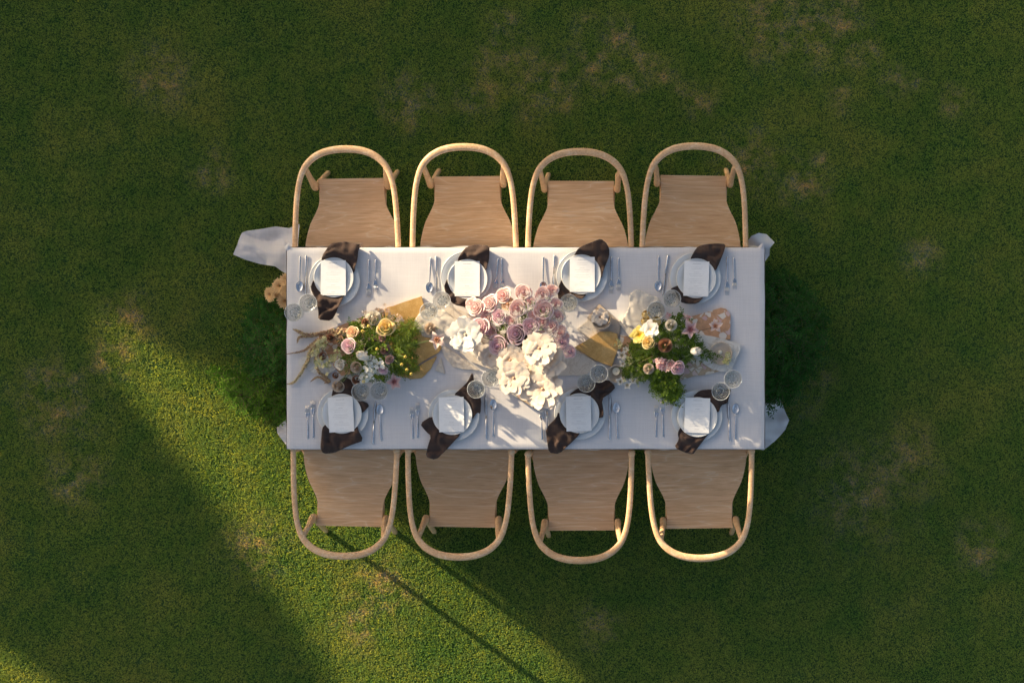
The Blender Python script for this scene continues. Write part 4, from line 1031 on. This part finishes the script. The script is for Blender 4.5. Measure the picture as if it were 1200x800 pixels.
def amaranth(parent, pts, r0, r1, mat, seed, name='amaranth_strand', off=0):
    r0 *= .85; r1 *= .9
    r_ = random.Random(seed); q = spline([P(a, b_, TZ + h) - parent.location for a, b_, h in pts], 16); m = MB(); n = len(q)
    m.tube(q, [px2m(r0 + (r1 - r0) * i / n) * .4 for i in range(n)], 6, tone=.1)
    for i, p in enumerate(q):
        rr = px2m(r0 + (r1 - r0) * i / n) * (1 - .7 * max(0, i / n - .85) / .15)
        for k in range(9):
            a = r_.random() * 6.28; d = Vector((r_.gauss(0, 1), r_.gauss(0, 1), r_.gauss(0, 1))).normalized(); c = p + d * rr * r_.uniform(.5, 1.0) + Vector((0, 0, 0)); s = rr * r_.uniform(.3, .55)
            e = d.orthogonal().normalized(); g_ = d.cross(e); t = r_.random() * .8 + off
            m.add([c + e * s, c + g_ * s, c - e * s, c - g_ * s, c + d * s * 1.2], [(0, 1, 4), (1, 2, 4), (2, 3, 4), (3, 0, 4)], [t, t, t, t, min(1, t + .25)])
    return m.build(name, mat, parent, smooth=False)
amaranth(B, [(412, 388, .09), (392, 388, .07), (375, 391, .04), (358, 392, .022), (349, 388, .018), (343, 385.5, .016)], 4.2, 1.3, M['amaranth'], 1)
amaranth(B, [(372, 392, .03), (360, 394, .02), (351, 395, .016), (348, 402, .014)], 2.6, 1.2, M['amaranth'], 2)
amaranth(B, [(400, 390, .08), (378, 396, .05), (366, 403, .03), (355, 411, .016), (335, 415, .014)], 3.5, 1.1, M['amaranth'], 3)
amaranth(B, [(392, 394, .09), (374, 401, .06), (364, 412, .035), (360, 424, .025), (352, 438, .016), (344, 448, .014), (336, 450, .013)], 3.6, 1.3, M['amaranth'], 4, off=.35)
amaranth(B, [(372, 412, .05), (370, 424, .04), (374, 436, .03), (382, 442, .02), (386, 447, .018), (380, 449, .016)], 2.4, 1.3, M['amaranth'], 5)
amaranth(B, [(384, 448, .02), (377, 443, .018), (371, 442, .016), (364, 447, .014)], 1.8, 1.1, M['amaranth'], 6)
amaranth(B, [(398, 396, .09), (389, 397, .08), (380, 404, .07), (378, 412, .06)], 3.0, 2, M['amaranth'], 8)
stem(B, (378, 412, .05), (392, 410, .10), M['twig'], .001, sag=.03)

# --- centre bouquet
B = bouquet('flower_arrangement', 610, 396, 'central arrangement of dusty pink roses edged with large white peonies'); vase(B, .075, .14)
m, st = sprigs([(575, 365), (600, 352), (640, 352), (655, 375), (650, 400), (625, 418), (598, 418), (575, 400)], TZ + .06, TZ + .17, (610, 388), 170, 21, toner=(.0, .3)); place_foliage(B, m, st, M['leaf'])
cx, cy = 612, 382
for a, b_, r, h, mt in ((559.5, 361, 12.5, .16, 'blush'), (553, 357, 9, .13, 'blush'), (575, 356, 10.5, .19, 'blush'), (585.5, 370.5, 10.5, .24, 'mauve'), (591, 347, 10.5, .20, 'pink'),
                        (563.5, 384, 14, .17, 'mauve'), (585, 405, 13, .17, 'mauve'), (607, 362, 13, .28, 'pink'), (614, 344, 12, .20, 'blush'), (605.5, 391.5, 12, .26, 'mauve'),
                        (622.5, 382.5, 12.5, .28, 'mauve'), (634, 395, 9.5, .22, 'pink'), (637, 364, 13, .26, 'blush'), (636, 346, 11, .20, 'blush'), (646.5, 341, 9.5, .15, 'pink'),
                        (621, 354, 8, .25, 'pink'), (646, 383, 10, .22, 'pink'), (655, 390, 9, .18, 'pink'), (658, 401, 9, .15, 'mauve'), (667.5, 412, 8, .11, 'mauve'), (636, 378, 9, .26, 'pink'),
                        (600, 376, 7.5, .22, 'pink'), (651, 357, 9, .17, 'pink'), (577, 390, 8, .15, 'pink'), (570, 372, 8, .14, 'blush'), (653, 371, 9, .17, 'pink'), (596, 357, 8, .22, 'peachr'), (626, 370, 8, .26, 'pink'), (660, 395, 8, .13, 'pink')):
    al = ((a - cx) * .79 + (b_ - cy) * .61) / 60
    rose(B, a, b_, r * 1.24 * rnd.uniform(.92, 1.08), .10 + h * .28 + .035 * al, M[mt], outv(a - 26, b_ - 20, cx, cy, 75), 1.0, tilt=.5)
for a, b_, r, h in ((545.5, 392, 18, .10), (574, 417, 13, .05), (632, 408, 18, .22), (645, 423, 17, .18), (598, 422, 16, .10), (602, 443, 18, .15), (636, 456, 22, .16), (618, 432, 15, .13)):
    big_bloom(B, a, b_, r, h + .085, M['white'] if a in (545.5, 633) else M['ivory'], (-.15 + rnd.uniform(-.07, .07), .10 + rnd.uniform(-.07, .07)), tilt=1.0,
              rings=((6, 1.05, .07), (5, .80, .16), (4, .50, .26)))
stem(B, (604, 416, .14), (602, 400, .20)); stem(B, (566, 395, .12), (578, 399, .16)); stem(B, (580, 385, .12), (590, 396, .15), M['twig']); stem(B, (571, 378, .13), (580, 388, .15), M['twig']); stem(B, (617, 362, .24), (616, 350, .22)); stem(B, (576, 394, .1), (588, 392, .15), M['twig'])

# --- right bouquet
B = bouquet('flower_arrangement', 776, 410, 'right flower arrangement of green ferny foliage with yellow and white blooms'); vase(B, .05, .09)
RP = [(738, 408), (744, 398), (760, 408), (768, 396), (772, 380), (784, 372), (800, 364), (806, 372), (804, 382), (815, 392), (820, 402), (828, 408), (838, 418), (826, 420), (812, 416), (806, 424), (800, 436), (796, 446), (770, 446), (756, 446), (738, 446), (730, 434), (736, 422)]
m, st = sprigs(RP, TZ + .03, TZ + .15, (776, 408), 620, 31, leaf=(.006, .013), toner=(.0, .55)); place_foliage(B, m, st, M['leaf'])
m, st = sprigs([(738, 402), (750, 404), (764, 420), (768, 440), (750, 446), (734, 444), (728, 430), (740, 418)], TZ + .04, TZ + .13, (752, 424), 300, 32, L_=(.025, .05), leaf=(.004, .008), aspect=.3, toner=(.5, 1), pairs=(5, 8)); place_foliage(B, m, st, M['leaf'], 'feathery_foliage')
m, st = sprigs([(768, 436), (794, 438), (798, 452), (796, 464), (794, 476), (786, 470), (776, 464), (766, 460), (764, 448)], TZ + .03, TZ + .10, (782, 446), 300, 33, leaf=(.007, .012), toner=(.25, .8)); place_foliage(B, m, st, M['leaf'], 'hanging_foliage')
m, st = sprigs([(800, 388), (812, 392), (818, 402), (842, 416), (838, 421), (822, 416), (806, 412)], TZ + .04, TZ + .11, (806, 402), 70, 34, leaf=(.007, .012), toner=(.0, .3)); place_foliage(B, m, st, M['leaf'], 'leafy_sprig')
cx, cy = 776, 408
big_bloom(B, 762.5, 386, 9.5, .17, M['white'], outv(762, 386, cx, cy), name='poppy', rings=((5, 1, .15), (4, .7, .35)), centre=M['dot'])
big_bloom(B, 750, 393, 9, .15, M['sun'], outv(750, 393, cx, cy), name='poppy', rings=((5, 1, .3), (4, .7, .5)), lab='bright yellow poppy')
rose(B, 760, 401, 10, .18, M['yellow'], outv(760, 401, cx, cy), 1.1); rose(B, 794.5, 430.5, 11, .15, M['mauve'], outv(794, 430, cx, cy), .9); rose(B, 785.5, 426, 7, .14, M['pink'], (0, -.2))
ranunculus(B, 779.5, 404.5, 9, .18, M['brown'], (.1, .2)); ranunculus(B, 786.5, 380.5, 7.5, .20, M['white'], (.1, .6)); stem(B, (785, 384, .19), (785, 396, .15)); bud(B, 816.5, 411.5, 6, .14, M['white'], (.7, 0)); stem(B, (812, 414, .13), (800, 419, .12))
ranunculus(B, 760, 432, 6.8, .15, M['ivory'], (-.1, -.3)); ranunculus(B, 758, 432, 3, .12, M['white'])
star_flower(B, 808.5, 386, 12, .13, M['lily'], (.4, .2), 5); star_flower(B, 838, 382, 9, .04, M['palelily'], (.2, 0), 5); stem(B, (818, 388, .10), (834, 384, .05), M['twig'])
florets(B, [(775, 424, .14), (772, 429, .13), (778, 429, .13)], 3.0, 12, M['pink'], 11, spread=2.6)
for a, b_, r in ((729, 416, 7), (733, 410, 4.5), (730, 426, 5), (727, 447, 6), (735, 451, 6), (742, 446, 5)): star_flower(B, a, b_, r, .06, M['white'], (-.3, 0), 5, 'small_blossom')
for a, b_ in ((757, 369), (756, 377), (765, 377), (770, 376)): bud(B, a, b_, 6, .11, M['yellow'], (-.2, .7), 'tulip_petal', .9)
florets(B, [(784, 370, .13), (806, 372, .1)], 2.6, 7, M['lily'], 12, spread=2); florets(B, [(725, 402, .03), (727, 405, .03), (748, 446, .06), (740, 441, .07), (752, 443, .06), (738, 420, .09)], 2.2, 8, M['hydr'], 13, spread=3)
for a, b_ in ((788, 402), (801, 372), (806, 400), (743, 430), (751, 421)): stem(B, (a, b_, .15), (a + rnd.uniform(-14, 14), b_ + rnd.uniform(-10, 10), .12), r=.0009)
stem(B, (747, 426, .12), (768, 416, .14), M['twig'], .0012)

# dishes with blooms and candles
D = dish('beige_bowl', 705, 374, 12, .035, Z1 + .009, M['bowl'], 'round beige bowl holding a cream bloom right of the pink roses', 'bowl')
D = empty('cream_bloom', P(703, 371, Z1 + .05)); tag(D, 'single cream ruffled bloom lying in the round beige bowl', 'flower')
big_bloom(D, 703, 371.5, 9.5, .048, M['ivory'], name='flower_head', rings=((6, 1, .15), (5, .7, .35), (4, .4, .5)), centre=M['brown'])
D = dish('round_dish', 845, 414, 13.5, .016, Z1 + .0225, M['bowl'], 'shallow round beige dish on the marble slab with a dried sprig', 'dish')
D = empty('dried_sprig', P(853, 419, Z1 + .03)); tag(D, 'small dried yellow green sprig lying in the round beige dish', 'sprig')
florets(D, [(852, 416, .045), (854, 420, .045), (851, 423, .045)], 2.4, 12, M['hydr'], 15, spread=1.6, name='dried_head')
D = empty('small_candle', P(844, 412.5, Z1 + .03)); tag(D, 'tiny round cream candle in the shallow beige dish', 'candle')
mm = MB(); mm.lathe([(1e-6, .014), (.008, .013), (.010, .006), (.010, 0)], 20); mm.build('candle_body', M['wax'], D); mm = MB(); mm.tube([(0, 0, .013), (.001, 0, .019)], .0008, 5); mm.build('wick', M['dark'], D)
D = dish('candle_dish', 722, 438, 10.5, .03, Z1, M['bowl'], 'small beige candle dish between the crystal glass and the right bouquet', 'dish')
D = empty('tealight', P(722, 435, Z1 + .008)); tag(D, 'small tealight burning low in the beige candle dish', 'candle')
D['label'] = 'small cream tealight in the beige candle dish'
mm = MB(); mm.lathe([(1e-6, .012), (.016, .012), (.018, .016), (.019, .016), (.019, 0)], 24); mm.build('candle_body', M['wax'], D); mm = MB(); mm.tube([(0, 0, .012), (.003, .002, .02)], .0010, 5); mm.build('wick', M['dark'], D)
D = empty('loose_ranunculus', P(504, 385, TZ + .03)); tag(D, 'single pale cream ranunculus lying on the gauze beside two crystal glasses', 'flower')
ranunculus(D, 504, 385, 7.5, .042, M['ivory'], name='flower_head'); 
m, st = sprigs([(497, 378), (512, 378), (514, 392), (498, 394)], TZ + .02, TZ + .03, (504, 385), 8, 44, toner=(.4, .8)); o = m.build('leaves', M['leaf'], D, M=Matrix.Translation(-D.location)); o['kind'] = 'stuff'

# ------------------------------------------------------------------ shrubs standing at both ends of the table
def shrub(name, poly, zhi, centre, n, seed, mat, label, toner=(.0, .6), leaf=(.008, .018), L_=(.05, .11), group='green shrubs at the table ends', cat='shrub', zlo=.06):
    c = P(centre[0], centre[1], 0); t = empty(name, c); tag(t, label, cat, group)
    m, st = sprigs(poly, zlo, zhi, centre, n, seed, L_=L_, leaf=leaf, aspect=.36, toner=toner, pairs=(5, 8))
    o = m.build('foliage', mat, t, M=Matrix.Translation(-c)); o['kind'] = 'stuff'; o = st.build('twig_mass', M['twig'], t, M=Matrix.Translation(-c)); o['kind'] = 'stuff'
    for k in range(4):
        a = k * 1.57 + .4; s = MB(); s.tube(spline([(0, 0, 0), (math.cos(a) * .03, math.sin(a) * .03, zhi * .4), (math.cos(a) * .07, math.sin(a) * .07, zhi * .85)], 3), [.006 - .0006 * i for i in range(7)], 6); s.build('branch', M['twig'], t)
    return t
shrub('leafy_shrub', [(300, 350), (318, 352), (345, 350), (360, 380), (360, 430), (345, 462), (318, 455), (300, 442), (284, 430), (282, 405), (286, 378), (288, 360)], .42, (322, 402), 620, 51, M['fern'], 'dark green leafy shrub against the left end of the table', toner=(0, .5))
shrub('leafy_shrub', [(248, 434), (262, 428), (270, 436), (290, 428), (312, 434), (335, 440), (345, 468), (340, 486), (318, 492), (296, 486), (278, 474), (262, 458)], .22, (302, 456), 520, 52, M['fernlit'], 'low bright green shrub in front of the darker one at the left end', toner=(.1, .8))
shrub('leafy_shrub', [(885, 318), (900, 316), (916, 322), (938, 330), (958, 352), (972, 378), (966, 402), (960, 424), (950, 440), (935, 456), (915, 462), (897, 462), (885, 440)], .45, (916, 388), 900, 53, M['fern'], 'large dark green shrub against the right end of the table', toner=(0, .42))
shrub('leafy_shrub', [(893, 446), (915, 440), (934, 452), (938, 466), (915, 472), (905, 478), (894, 484)], .22, (908, 456), 110, 54, M['fern'], 'small dark sprig cluster over the trailing cloth corner on the right', toner=(0, .4))
c = P(326, 350, 0); t = empty('chrysanthemum', c); tag(t, 'tan chrysanthemum plant with ruffled blooms beside the upper left table corner', 'flower')
def mum(px, py, r, z, out, seed):
    r_ = random.Random(seed); q = px2m(r, z); cc = P(px, py, z) - c; m = MB()
    for i in range(5):
        f = (i + 1) / 5; n = 12 + i * 4
        for k in range(n):
            th = k * 6.283 / n + i + r_.uniform(-.1, .1); ln = q * (.3 + .7 * f) * r_.uniform(.88, 1.1); ct, st_ = math.cos(th), math.sin(th); up = 1.1 - f * .9
            d = Vector((ct, st_, 0)); s = Vector((-st_, ct, 0)); w_ = q * .11
            m.add([d * ln * .2 - s * w_ * .5, d * ln * .2 + s * w_ * .5, d * ln * .7 + s * w_ + Vector((0, 0, ln * up * .6)), d * ln + Vector((0, 0, ln * up * .5)), d * ln * .7 - s * w_ + Vector((0, 0, ln * up * .6))],
                  [(0, 1, 2, 4), (4, 2, 3)], [.1, .1, .6, 1, .6])
    m.build('bloom', M['mum'], t, M=orient(cc, (out[0], out[1], 1), r_.random() * 6)); s = MB(); s.tube(spline([(0, 0, 0), cc * .5 + Vector((0, 0, .06)), cc - Vector((0, 0, .01))], 4), .003, 6); s.build('stem', M['twig'], t)
for k, (a, b_, r, z) in enumerate(((317, 345, 8.5, .34), (328, 335, 9, .38), (337, 329, 9, .36), (334, 352, 9, .36), (338, 341, 9, .40), (343, 356, 9, .33), (325, 343, 6, .33))):
    mum(a, b_, r * 1.2, z, ((a - 332) / 18, -(b_ - 343) / 25), k)
